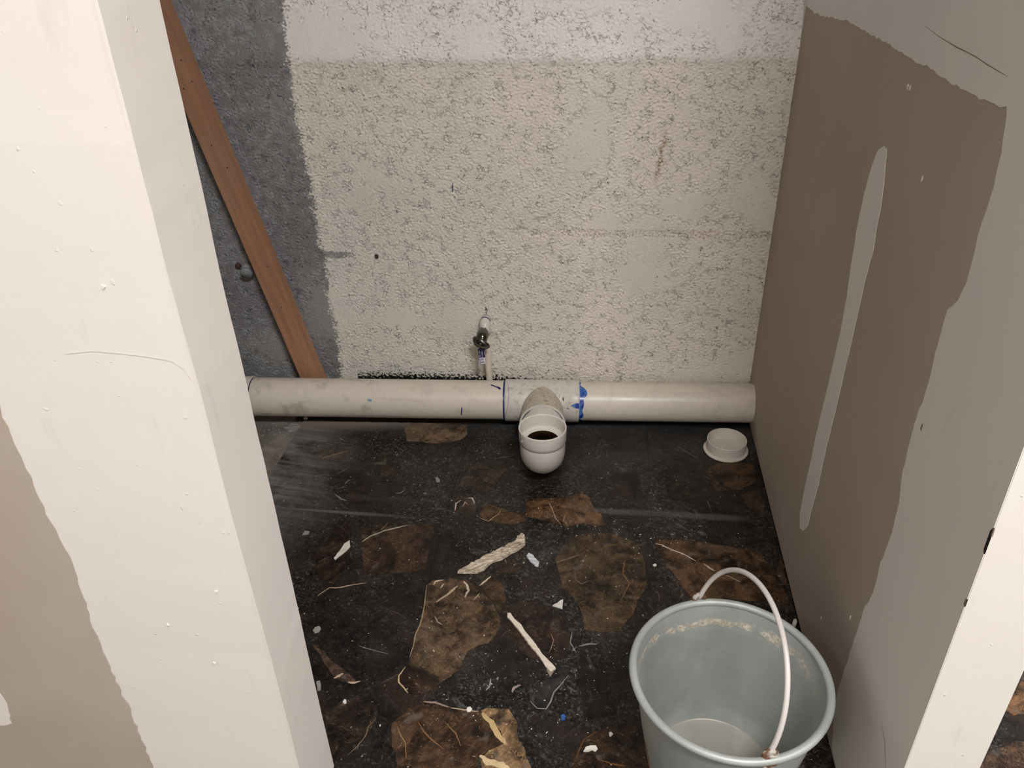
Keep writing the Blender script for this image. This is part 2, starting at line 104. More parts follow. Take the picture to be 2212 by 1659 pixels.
def box_data(x0, x1, y0, y1, z0, z1):
    v = [(x, y, z) for z in (z0, z1) for y in (y0, y1) for x in (x0, x1)]
    return v, [(0, 2, 3, 1), (4, 5, 7, 6), (0, 1, 5, 4), (2, 6, 7, 3), (0, 4, 6, 2), (1, 3, 7, 5)]

def box(name, x0, x1, y0, y1, z0, z1, mat, parent=None):
    return mesh(name, *box_data(x0, x1, y0, y1, z0, z1), mat, parent)

def roughen(poly, step, amp, closed=True, keep=None):
    """subdivide a 2D outline and jitter the new points (hand-made, broken or feathered edges)"""
    out = []
    n = len(poly)
    for i in range(n if closed else n - 1):
        a, b = np.array(poly[i]), np.array(poly[(i + 1) % n])
        L = np.linalg.norm(b - a); k = max(1, int(L / step))
        nrm = np.array([-(b - a)[1], (b - a)[0]]) / max(L, 1e-9)
        for j in range(k):
            p = a + (b - a) * j / k
            if not (keep and keep(p)):
                p = p + nrm * random.uniform(-amp, amp)
            out.append((float(p[0]), float(p[1])))
    if not closed: out.append(tuple(poly[-1]))
    return out

def slab(name, poly, f, h0, h1, mat, parent=None, inset=0.0, top=None):
    """extrude a 2D outline: f(u,v,h)->xyz"""
    poly = list(poly)
    area2 = sum(poly[i][0] * poly[(i + 1) % len(poly)][1] - poly[(i + 1) % len(poly)][0] * poly[i][1] for i in range(len(poly)))
    if area2 < 0: poly.reverse()
    n = len(poly)
    cx = sum(p[0] for p in poly) / n; cy = sum(p[1] for p in poly) / n
    tp = poly
    if inset:
        tp = []
        for (u, v) in poly:
            d = math.hypot(u - cx, v - cy) or 1
            k = max(0, 1 - inset / d); tp.append((cx + (u - cx) * k, cy + (v - cy) * k))
    verts = [f(u, v, h0) for u, v in poly] + [f(u, v, (top(u, v) if top else h1)) for u, v in tp]
    faces = [(i, (i + 1) % n, n + (i + 1) % n, n + i) for i in range(n)]
    for t in tessellate_polygon([[Vector((u, v, 0)) for u, v in tp]]):
        a, b, c = t
        pa, pb, pc = tp[a], tp[b], tp[c]
        if (pb[0] - pa[0]) * (pc[1] - pa[1]) - (pb[1] - pa[1]) * (pc[0] - pa[0]) < 0: a, b, c = a, c, b
        faces.append((n + a, n + b, n + c))
    me = bpy.data.meshes.new(name); me.from_pydata(verts, [], faces)
    bm = bmesh.new(); bm.from_mesh(me); bmesh.ops.recalc_face_normals(bm, faces=bm.faces); bm.to_mesh(me); bm.free()
    o = link(name, me, mat)
    if parent: place(o, parent)
    return o

def frame(d):
    d = Vector(d).normalized()
    a = Vector((0, 0, 1)) if abs(d.z) < 0.9 else Vector((1, 0, 0))
    e1 = d.cross(a).normalized(); e2 = d.cross(e1).normalized()
    return e1, e2

def sweep(rings, seg=48, cap0=False, cap1=False, closed=False):
    """rings: (centre, e1, e2, radius) -> bmesh surface"""
    bm = bmesh.new(); L = []
    for c, e1, e2, r in rings:
        L.append([bm.verts.new(Vector(c) + r * (math.cos(2 * math.pi * k / seg) * Vector(e1) + math.sin(2 * math.pi * k / seg) * Vector(e2))) for k in range(seg)])
    m = len(L)
    for i in range(m if closed else m - 1):
        a, b = L[i], L[(i + 1) % m]
        for k in range(seg):
            bm.faces.new((a[k], a[(k + 1) % seg], b[(k + 1) % seg], b[k]))
    if cap0: bm.faces.new(L[0])
    if cap1: bm.faces.new(list(reversed(L[-1])))
    return bm

def lathe(profile, centre=(0, 0, 0), axis=(0, 0, 1), seg=64, cap0=False, cap1=False):
    e1, e2 = frame(axis); ax = Vector(axis).normalized(); c = Vector(centre)
    return sweep([(c + ax * h, e1, e2, max(r, 1e-5)) for r, h in profile], seg, cap0, cap1)

def tube(path, r, seg=16, caps=True):
    pts = [Vector(p) for p in path]; rings = []
    d0 = (pts[1] - pts[0]).normalized(); e1, e2 = frame(d0)
    for i, p in enumerate(pts):
        d = (pts[min(i + 1, len(pts) - 1)] - pts[max(i - 1, 0)]).normalized()
        e1 = (e1 - d * e1.dot(d)).normalized(); e2 = d.cross(e1)
        rings.append((p, e1.copy(), e2.copy(), r[i] if isinstance(r, (list, tuple)) else r))
    return sweep(rings, seg, caps, caps)

def ribbon(name, pts, wid, z, mat, parent, f=None, taper=True):
    """a thin strip along a polyline, ends tapered"""
    f = f or (lambda u, v, h: (u, v, h))
    P = [np.array(p, float) for p in pts]
    Q = []
    for i in range(len(P) - 1):
        for t in (0, .34, .67): Q.append(P[i] * (1 - t) + P[i + 1] * t)
    Q.append(P[-1]); n = len(Q); poly_l = []; poly_r = []
    for i, q in enumerate(Q):
        d = Q[min(i + 1, n - 1)] - Q[max(i - 1, 0)]; d = d / (np.linalg.norm(d) + 1e-9); nn = np.array([-d[1], d[0]])
        k = (math.sin(math.pi * (0.06 + 0.88 * i / (n - 1))) ** .6 if taper else 1) * random.uniform(.75, 1.15)
        q = q + nn * random.uniform(-.14, .14) * wid
        poly_l.append(q + nn * wid * k / 2); poly_r.append(q - nn * wid * k / 2)
    v = [f(p[0], p[1], z) for p in poly_l] + [f(p[0], p[1], z) for p in poly_r]
    fc = [(i, n + i, n + i + 1, i + 1) for i in range(n - 1)]
    return mesh(name, v, fc, mat, parent)

def ls(a, b, n): return [a + (b - a) * i / (n - 1) for i in range(n)]

# node graph helper: sockets wrapped so that they can be combined with + - * / and functions
class V:
    def __init__(s, g, sock): s.g, s.s = g, sock
    def m(s, op, *a, clamp=False): return s.g.math(op, s, *a, clamp=clamp)
    def __add__(s, o): return s.m('ADD', o)
    __radd__ = __add__
    def __sub__(s, o): return s.m('SUBTRACT', o)
    def __rsub__(s, o): return s.g.math('SUBTRACT', o, s)
    def __mul__(s, o): return s.m('MULTIPLY', o)
    __rmul__ = __mul__
    def abs(s): return s.m('ABSOLUTE')
    def max(s, o): return s.m('MAXIMUM', o)
    def min(s, o): return s.m('MINIMUM', o)
    def step(s, a, b):
        n = s.g.nt.nodes.new('ShaderNodeMapRange'); n.interpolation_type = 'SMOOTHSTEP'
        s.g.put(n.inputs[0], s); n.inputs[1].default_value = a; n.inputs[2].default_value = b
        n.inputs[3].default_value = 0; n.inputs[4].default_value = 1
        if a > b:
            n.inputs[1].default_value = b; n.inputs[2].default_value = a
            n.inputs[3].default_value = 1; n.inputs[4].default_value = 0
        return V(s.g, n.outputs[0])

class G:
    def __init__(s, name, rough=0.5, spec=0.5, metal=0.0):
        s.mat = bpy.data.materials.new(name); s.mat.use_nodes = True; s.nt = s.mat.node_tree
        s.b = s.nt.nodes['Principled BSDF']
        s.b.inputs['Roughness'].default_value = rough; s.b.inputs['Specular IOR Level'].default_value = spec
        s.b.inputs['Metallic'].default_value = metal
    def put(s, inp, v):
        if isinstance(v, V): s.nt.links.new(v.s, inp)
        elif isinstance(v, tuple): inp.default_value = (*v, 1) if len(inp.default_value) == 4 and len(v) == 3 else v
        else: inp.default_value = v
    def set(s, name, v): s.put(s.b.inputs[name], v); return s
    def math(s, op, *a, clamp=False):
        n = s.nt.nodes.new('ShaderNodeMath'); n.operation = op; n.use_clamp = clamp
        for i, v in enumerate(a): s.put(n.inputs[i], v)
        return V(s, n.outputs[0])
    def pos(s):
        n = s.nt.nodes.new('ShaderNodeNewGeometry'); return V(s, n.outputs['Position'])
    def coord(s, k='Object'):
        n = s.nt.nodes.new('ShaderNodeTexCoord'); return V(s, n.outputs[k])
    def xyz(s, v):
        n = s.nt.nodes.new('ShaderNodeSeparateXYZ'); s.put(n.inputs[0], v); return [V(s, o) for o in n.outputs]
    def scale(s, v, k, rot=(0, 0, 0), loc=(0, 0, 0)):
        n = s.nt.nodes.new('ShaderNodeMapping'); s.put(n.inputs[0], v); n.inputs['Scale'].default_value = k
        n.inputs['Rotation'].default_value = rot; n.inputs['Location'].default_value = loc
        return V(s, n.outputs[0])
    def noise(s, v, sc, det=3, dist=0.0, rough=0.55):
        n = s.nt.nodes.new('ShaderNodeTexNoise'); s.put(n.inputs['Vector'], v)
        n.inputs['Scale'].default_value = sc; n.inputs['Detail'].default_value = det
        n.inputs['Distortion'].default_value = dist; n.inputs['Roughness'].default_value = rough
        return V(s, n.outputs[0])
    def voro(s, v, sc, feat='F1'):
        n = s.nt.nodes.new('ShaderNodeTexVoronoi'); n.feature = feat; s.put(n.inputs['Vector'], v); n.inputs['Scale'].default_value = sc
        return V(s, n.outputs['Distance'])
    def mix(s, f, a, b):
        n = s.nt.nodes.new('ShaderNodeMix'); n.data_type = 'RGBA'; n.clamp_factor = True
        s.put(n.inputs[0], f); s.put(n.inputs[6], a); s.put(n.inputs[7], b); return V(s, n.outputs[2])
    def mul(s, a, b):
        n = s.nt.nodes.new('ShaderNodeMix'); n.data_type = 'RGBA'; n.blend_type = 'MULTIPLY'; n.inputs[0].default_value = 1
        s.put(n.inputs[6], a); s.put(n.inputs[7], b); return V(s, n.outputs[2])
    def gray(s, v):
        n = s.nt.nodes.new('ShaderNodeCombineColor')
        for i in range(3): s.put(n.inputs[i], v)
        return V(s, n.outputs[0])
    def attr(s, name):
        n = s.nt.nodes.new('ShaderNodeAttribute'); n.attribute_name = name; return V(s, n.outputs['Color'])
    def objcol(s):
        n = s.nt.nodes.new('ShaderNodeObjectInfo'); return V(s, n.outputs['Color']), V(s, n.outputs['Random'])
    def bump(s, h, strength=0.5, dist=0.002):
        n = s.nt.nodes.new('ShaderNodeBump'); n.inputs['Strength'].default_value = strength; n.inputs['Distance'].default_value = dist
        s.put(n.inputs['Height'], h); s.nt.links.new(n.outputs[0], s.b.inputs['Normal']); return s

# ------------------------------------------------------------------ materials
def m_plaster():
    g = G('rough_plaster', 0.85, 0.25)
    p = g.pos(); a = g.attr('wall_colour'); rgh = V(g, a.s.node.outputs['Alpha'])
    n = g.noise(p, 9, 3); f = g.noise(p, 160, 2)
    q = g.scale(g.scale(p, (1, 1, 1), (0, R(-20), 0)), (.75, 1, 1.25))
    c1 = g.noise(q, 62, 3, .5); gt = g.noise(p, 34, 2)
    crev = (c1 - .5).abs().step(.026, .003) * gt.step(.49, .62) * rgh.step(.25, .9)
    dirt_shade = crev * g.noise(p, 14, 3).step(.36, .62)  # crevices darkened for dirt and painted-in shade
    g.set('Base Color', g.mul(a, g.gray((n * 0.16 + f * 0.14 + 0.87) * (1 - dirt_shade * .34))))
    g.bump(f * .25 - crev * 1.0, 0.9, 0.0022); return g.mat

def m_plain(name, col, rough=0.8, spec=0.3, var=0.06, bump=0.0, sc=3):
    g = G(name, rough, spec); p = g.pos()
    n = g.noise(p, sc, 3)
    g.set('Base Color', g.mul(lin(col), g.gray(n * (2 * var) + (1 - var))))
    if bump: g.bump(g.noise(p, 220, 3), bump, 0.001)
    return g.mat

def m_compound():
    g = G('joint_compound', 0.75, 0.3); p = g.pos()
    n = g.noise(p, 2.4, 3); f = g.noise(g.scale(p, (6, 6, 1.2)), 6, 4)
    c = g.mix(n.step(.35, .65), lin((231, 224, 217)), lin((232, 227, 219)))
    c = g.mix(f.step(.62, .8) * 0.25, c, lin((196, 186, 180)))
    g.set('Base Color', c)
    pit = g.noise(p, 105, 1).step(.765, .81)
    g.bump(g.noise(p, 14, 3) * 0.6 + pit * 0.9 + g.noise(p, 300, 2) * .12, 0.35, 0.0022); return g.mat

def m_drywall():
    g = G('drywall_paper', 0.9, 0.2); p = g.pos()
    n = g.noise(p, 3.0, 4)
    g.set('Base Color', g.mix(n.step(.3, .7), lin((176, 162, 147)), lin((183, 171, 158))))
    g.bump(g.noise(p, 380, 2), 0.08, 0.0008); return g.mat

def dust(g, p):
    """film of plaster dust lying on the tiles: swept arcs, tile joints and the corner by the raw screed"""
    x, y, z = g.xyz(p)
    n = g.noise(p, 7, 4, 0.5); st = g.noise(g.scale(g.scale(p, (1, 1, 1), (0, 0, 0.15)), (3, 40, 1)), 1.2, 4)
    left = x.step(-1.02, -1.27) * y.step(-.85, -0.55) * (n.step(.34, .64) * .70 + st.step(.42, .62) * .42)
    arc = (x + (y + .3) * 0.45 + g.noise(p, 3, 2) * .10 + 1.235).abs().step(0.045, 0.0) * y.step(-.62, -.5) * y.step(-.1, -.25) * 0.32 * n.step(.3, .6)
    wedge = (y - (x + 1.0) * 0.15).step(-0.20, -0.13) * x.step(-0.70, -1.05) * 1.0
    rim = y.step(-0.30, -0.12) * 0.22 * (st * 0.6 + n * 0.8)
    l1 = (y + 0.484 + (n - 0.5) * 0.012).abs().step(0.016, 0.004) * (x.step(-.50, -.36) * x.step(-.02, -.12) * 0.36 + x.step(-.70, -1.0) * .10) * (n * 1.5)
    l2 = (y + 0.541 + (x + 1.2) * .02).abs().step(0.009, 0.001) * x.step(-.80, -1.05) * 0.62 * (n * 0.9 + .4)
    el = ((x + .56) * (x + .56) + (y + .56) * (y + .56)).step(0.028, 0.006) * n.step(.48, .7) * 0.4
    film = n.step(.5, .8) * 0.05
    d = left.max(arc).max(wedge).max(rim).max(l1).max(l2).max(el).max(film)
    return d.min(1.0), wedge

def m_tile():
    g = G('dark_marble_tile', 0.3, 0.32); p = g.pos()
    q = g.scale(p, (1, 1, 1))
    n1 = g.noise(q, 16, 5, 1.2); f1 = g.noise(q, 26, 4, .9); f2 = g.noise(q, 48, 4, 1.0); blot = g.noise(q, 5.0, 4, .9)
    f3 = g.noise(q, 85, 5, 1.8); sp = g.noise(q, 120, 2, .8); pat = g.noise(q, 9, 4, .7)
    base = g.mix(n1.step(.35, .68), lin((8, 7, 7)), lin((30, 27, 25)))
    base = g.mix(pat.step(.47, .62) * .8, base, lin((44, 33, 26)))
    cloud = blot.step(.38, .62) * .8 + .2
    grain = g.noise(q, 150, 4, .6)
    base = g.mix(f3.step(.48, .68) * cloud * .55, base, lin((78, 74, 69)))
    base = g.mix(grain.step(.54, .70) * cloud * .6, base, lin((112, 107, 100)))
    smg = g.noise(g.scale(g.scale(q, (1, 1, 1), (0, 0, .5)), (1, 2.6, 1)), 20, 6, 1.4)
    base = g.mix(smg.step(.58, .76) * cloud * .7, base, lin((104, 100, 95)))
    fib = (f1 - .5).abs().step(.012, .002) * f2.step(.52, .62) * (cloud * .8 + .2)
    base = g.mix(fib * .5, base, lin((140, 131, 120)))
    h1 = g.noise(q, 9, 2, .3); h2 = g.noise(g.scale(q, (1, 1, 1), (0, 0, 1.1), (3, 5, 0)), 12, 2, .4)
    hair = (h1 - .5).abs().step(.0045, .0005) * pat.step(.56, .64) + (h2 - .52).abs().step(.004, .0005) * f1.step(.60, .66)
    base = g.mix(hair.min(1.0) * .5, base, lin((150, 142, 130)))
    base = g.mix(sp.step(.70, .74) * (cloud * .7 + .3) * .85, base, lin((190, 184, 176)))
    d, wd = dust(g, p)
    base = g.mix(d, base, g.mix(wd, lin((126, 124, 121)), lin((138, 126, 115))))
    g.set('Base Color', base); g.set('Roughness', (d * .5 + n1 * .25 + .18).min(.9))
    g.bump(fib * -.4 + n1 * .5, .12, .001); return g.mat

def m_stone():
    g = G('brown_marble_stone', 0.3, 0.32); p = g.pos(); c, r = g.objcol()
    q = p
    n1 = g.noise(q, 24, 6, 1.0); f1 = g.noise(q, 30, 4, 2.8); f2 = g.noise(q, 15, 3, 1.5); b = g.noise(q, 8, 4, .8)
    f3 = g.noise(q, 70, 4, 2.6); f4 = g.noise(g.scale(g.scale(q, (1, 1, 1), (0, 0, .7)), (1, .35, 1)), 60, 4, 2.0)
    base = g.mul(c, g.gray((n1 * 3.2 - .95).max(.14)))
    base = g.mix(b.step(.44, .62) * .7, base, g.mul(base, (.45, .43, .42)))
    vein = (f1 - .5).abs().step(.026, .003) * f2.step(.38, .54)
    base = g.mix(vein * .65, base, g.mul(c, (2.1, 1.95, 1.75)))
    base = g.mix((f4 - .5).abs().step(.030, 0) * n1.step(.40, .58) * .65, base, g.mul(c, (2.2, 2.0, 1.75)))
    base = g.mix((f3 - .5).abs().step(.035, 0) * n1.step(.42, .6) * .5, base, g.mul(c, (1.7, 1.6, 1.45)))
    v2 = (f2 - .5).abs().step(.006, 0.0) * n1.step(.46, .56)
    base = g.mix(v2 * .5, base, lin((160, 136, 104)))
    cl = g.noise(q, 26, 4, .8).step(.58, .72)
    base = g.mix(cl * .4, base, lin((112, 106, 100)))
    sp = g.noise(q, 150, 2, .8)
    base = g.mix(sp.step(.71, .75) * .7, base, lin((192, 184, 172)))
    d, wd = dust(g, p)
    base = g.mix(d * .8, base, lin((118, 112, 106)))
    g.set('Base Color', base); g.set('Roughness', (d * .5 + n1 * .25 + .2).min(.9))
    g.bump(n1, .1, .001); return g.mat

def m_vein():
    g = G('pale_calcite_vein', 0.4, 0.4); p = g.pos(); c, r = g.objcol()
    g.set('Base Color', g.mul(c, g.gray(g.noise(p, 60, 4) * 1.0 + .45))); return g.mat

def m_screed():
    g = G('grey_cement_screed', 0.95, 0.15); p = g.pos()
    n = g.noise(p, 18, 5); 
    g.set('Base Color', g.mix(n.step(.3, .7), lin((118, 110, 103)), lin((152, 144, 136))))
    g.bump(g.noise(p, 45, 6, .6), 0.7, 0.005); return g.mat

def m_pvc(name='white_pvc', col=(228, 219, 203), dirt_shade=.5, rough=.33, speck=.7):
    g = G(name, rough, 0.5); p = g.pos()
    x, y, z = g.xyz(p)
    n = g.noise(p, 16, 5, .5); s = g.noise(p, 150, 2, .4); l = g.noise(g.scale(p, (2, 30, 30)), 2, 4)
    c = g.mix(l.step(.5, .75) * .35, lin(col), lin((198, 188, 172)))
    c = g.mix(n.step(.52, .72) * dirt_shade * (x.step(-.75, -1.15) * .6 + .3), c, lin((138, 128, 115)))
    m2 = g.noise(p, 75, 5, .25)
    c = g.mix(m2.step(.52, .68) * dirt_shade * speck, c, lin((150, 136, 116)))
    c = g.mix(s.step(.68, .76) * dirt_shade * .7, c, lin((120, 105, 85)))
    g.set('Base Color', c); g.set('Roughness', n * .25 + (rough - .1)); return g.mat

def m_flat(name, col, rough=.5, spec=.5, metal=0.0):
    g = G(name, rough, spec, metal); p = g.pos()
    g.set('Base Color', g.mul(lin(col), g.gray(g.noise(p, 90, 3) * .3 + .85))); return g.mat

def m_primer():
    g = G('blue_pvc_cement', .25, .5); p = g.pos()
    n = g.noise(p, 45, 3, .8)
    g.set('Base Color', g.mix(n.step(.46, .66), lin((16, 58, 150)), lin((86, 130, 190)))); return g.mat

def m_bucket():
    g = G('weathered_galvanised_steel', .38, .5, .25); p = g.coord(); x, y, z = g.xyz(p)
    n = g.noise(p, 12, 4, .4); l = g.noise(g.scale(p, (4, 4, 60)), 2.2, 4)
    c = g.mix(n.step(.3, .7), lin((164, 170, 165)), lin((178, 183, 178)))
    c = g.mix(l.step(.5, .75) * .3, c, lin((190, 194, 189)))
    rr = (x * x + y * y).m('SQRT')
    rag = g.noise(p, 55, 5, .4); band = (z - .224 + (n - .5) * .04 + (rag - .5) * .03).abs().step(.011, .002) * rag.step(.38, .54) * y.step(-.02, .05) * rr.step(.1405, .1385) * (g.noise(p, 14, 2) * 1.2 + .4)
    c = g.mix(band.min(1.0) * .85, c, g.mix(g.noise(p, 160, 3).step(.4, .6), lin((176, 158, 134)), lin((222, 210, 190))))
    rust = g.noise(g.scale(p, (30, 30, 6)), 1, 5).step(.42, .55) * x.step(-.060, -.080) * y.step(.05, .02) * y.step(-.10, -.06) * z.step(.15, .10)
    c = g.mix(rust, c, lin((128, 78, 34)))
    ring = ((z - .012).abs().step(.004, .001)) * .6
    c = g.mix(ring, c, lin((170, 160, 146)))
    g.set('Base Color', c); g.set('Roughness', (band + rust).min(1) * .4 + n * .2 + .36)
    g.set('Metallic', (1 - (band + rust).min(1)) * .25)
    g.bump(g.noise(g.scale(p, (8, 8, 40)), 4, 3), .08, .002); return g.mat

def m_rusty():
    g = G('rusty_galvanised_lug', .6, .4); p = g.pos()
    n = g.noise(p, 70, 4, .5)
    g.set('Base Color', g.mix(n.step(.42, .56), lin((176, 172, 160)), lin((104, 74, 52)))); return g.mat

def m_wood():
    g = G('reddish_formwork_wood', .62, .35); p = g.coord()
    q = g.scale(p, (30, 30, 1.6)); gr = g.noise(q, 2.2, 5, .6); b = g.noise(g.scale(p, (6, 6, 3)), 1.0, 3)
    c = g.mix(gr.step(.2, .8), lin((162, 116, 90)), lin((186, 142, 112)))
    c = g.mix(b.step(.5, .68) * .6, c, lin((170, 142, 120)))
    x, y, z = g.xyz(p)
    sc = g.noise(g.scale(p, (26, 26, 12), (.0, .5, 0)), 2.4, 4).step(.66, .74) * z.step(.42, .30)
    c = g.mix(sc * .6, c, lin((190, 160, 140)))
    g.set('Base Color', c); g.bump(gr, .25, .001); return g.mat

def m_splinter():
    g = G('fibrous_pale_wood', .85, .2); p = g.pos()
    n = g.noise(g.scale(g.scale(p, (1, 1, 1), (0, 0, R(-34))), (.12, 1.3, 1)), 190, 4, .8); q = g.noise(p, 60, 4, .5)
    g.set('Base Color', g.mix(n.step(.36, .56) * .6 + q.step(.36, .58) * .4, lin((140, 120, 96)), lin((230, 217, 196))))
    g.bump(n + q * .3, .8, .003); return g.mat

def m_tag():
    """flat print on the hang tag: navy upper half with white text rows, white lower half with bars"""
    g = G('printed_hang_tag', .35, .5); p = g.coord(); x, y, z = g.xyz(p)
    up = z.step(-.0235, -.0230)
    rows = ((x * 900).m('SINE')).step(.2, .5) * x.step(-.0065, -.006) * g.noise(g.scale(p, (1, 1, 9)), 60, 2).step(.42, .5) * z.step(-.022, -.021) * z.step(-.002, -.0045)
    navy = g.mix(rows, lin((24, 22, 62)), lin((190, 190, 205)))
    bars = ((x * 4300).m('SINE')).step(-.1, .2) * (z + .0285).abs().step(.0036, .0034) * x.abs().step(.0052, .005)
    foot = (z + .0375).abs().step(.0013, .0011) * x.step(-.005, -.0045) * x.step(.006, .0055)
    side = (x + .0062).abs().step(.0008, .0006) * z.step(-.0255, -.026)
    white = g.mix(bars.max(foot).max(side), lin((224, 224, 232)), lin((40, 38, 60)))
    g.set('Base Color', g.mix(up, white, navy)); return g.mat

M = dict(
    plaster=m_plaster(), compound=m_compound(), drywall=m_drywall(), tile=m_tile(), stone=m_stone(), vein=m_vein(),
    screed=m_screed(), pvc=m_pvc(speck=.15), fitting=m_pvc('white_pvc_fitting', (228, 223, 213), .45, .3, .12), teepvc=m_pvc('grubby_pvc_tee', (224, 219, 209), .7, .3, .55), dirty=m_pvc('dusty_pvc', (204, 193, 174), 1.0, .5, .9),
    cap=m_pvc('grey_white_pvc', (222, 215, 203), .1, .35),
    primer=m_primer(), ink=m_flat('dark_blue_marker', (24, 36, 104), .4),
    sludge=m_flat('brown_pipe_inside', (52, 30, 14), .5), black=m_flat('black_grime_and_shade', (14, 13, 13), .9),
    bucket=m_bucket(), lug=m_rusty(), bail=m_plain('grey_galvanised_wire', (206, 200, 194), .35, .5, .08, 0, 30), wood=m_wood(),
    chrome=m_flat('dark_chromed_metal', (120, 120, 114), .16, .5, 1.0), splinter=m_splinter(), tagm=m_tag(),
    white=m_plain('white_plaster_chip', (226, 220, 210), .8, .2, .1, .3, 60), greychip=m_plain('grey_plaster_flake', (150, 146, 140), .8, .2, .12, .3, 60),
    plastic=m_plain('bluish_white_plastic', (208, 214, 218), .3, .5, .05, 0, 60), cream=m_plain('cream_wood_sliver', (232, 220, 202), .7, .3, .1, .4, 50),
    groove=m_flat('grey_groove_shade', (158, 153, 145), .6), paleblue=m_flat('pale_blue_smear', (128, 164, 190), .4), bluebit=m_flat('blue_plastic', (58, 96, 160), .35), tape=m_plain('translucent_tape', (150, 140, 126), .3, .5, .1, 0, 50),
    paint=m_plain('white_wall_paint', (238, 233, 227), .85, .25, .03), stubgrey=m_plain('painted_grey_stub', (150, 152, 152), .5, .4, .1, 0, 60),
    rust=m_flat('red_brown_rust', (86, 52, 46), .8), hole=m_flat('dark_nail_hole', (30, 18, 14), .9), brownmark=m_flat('brown_scuff', (128, 108, 88), .8))

# ------------------------------------------------------------------ setting: walls
H = 2.95

def fft_noise(nz, nx, step, wl, spread=.35, seed=0, az=1.0, tilt=0.0):
    r = np.random.default_rng(seed)
    a = np.fft.rfft2(r.standard_normal((nz, nx)))
    fz = np.fft.fftfreq(nz, step)[:, None]; fx = np.fft.rfftfreq(nx, step)[None]
    ca, sa = math.cos(tilt), math.sin(tilt)
    f = np.sqrt(((-sa * fx + ca * fz) / az) ** 2 + (ca * fx + sa * fz) ** 2) + 1e-9
    a *= np.exp(-(np.log(f * wl) / spread) ** 2)
    o = np.fft.irfft2(a, (nz, nx)); return o / o.std()

def sstep(x, a, b):
    t = np.clip((x - a) / (b - a), 0, 1); return t * t * (3 - 2 * t)

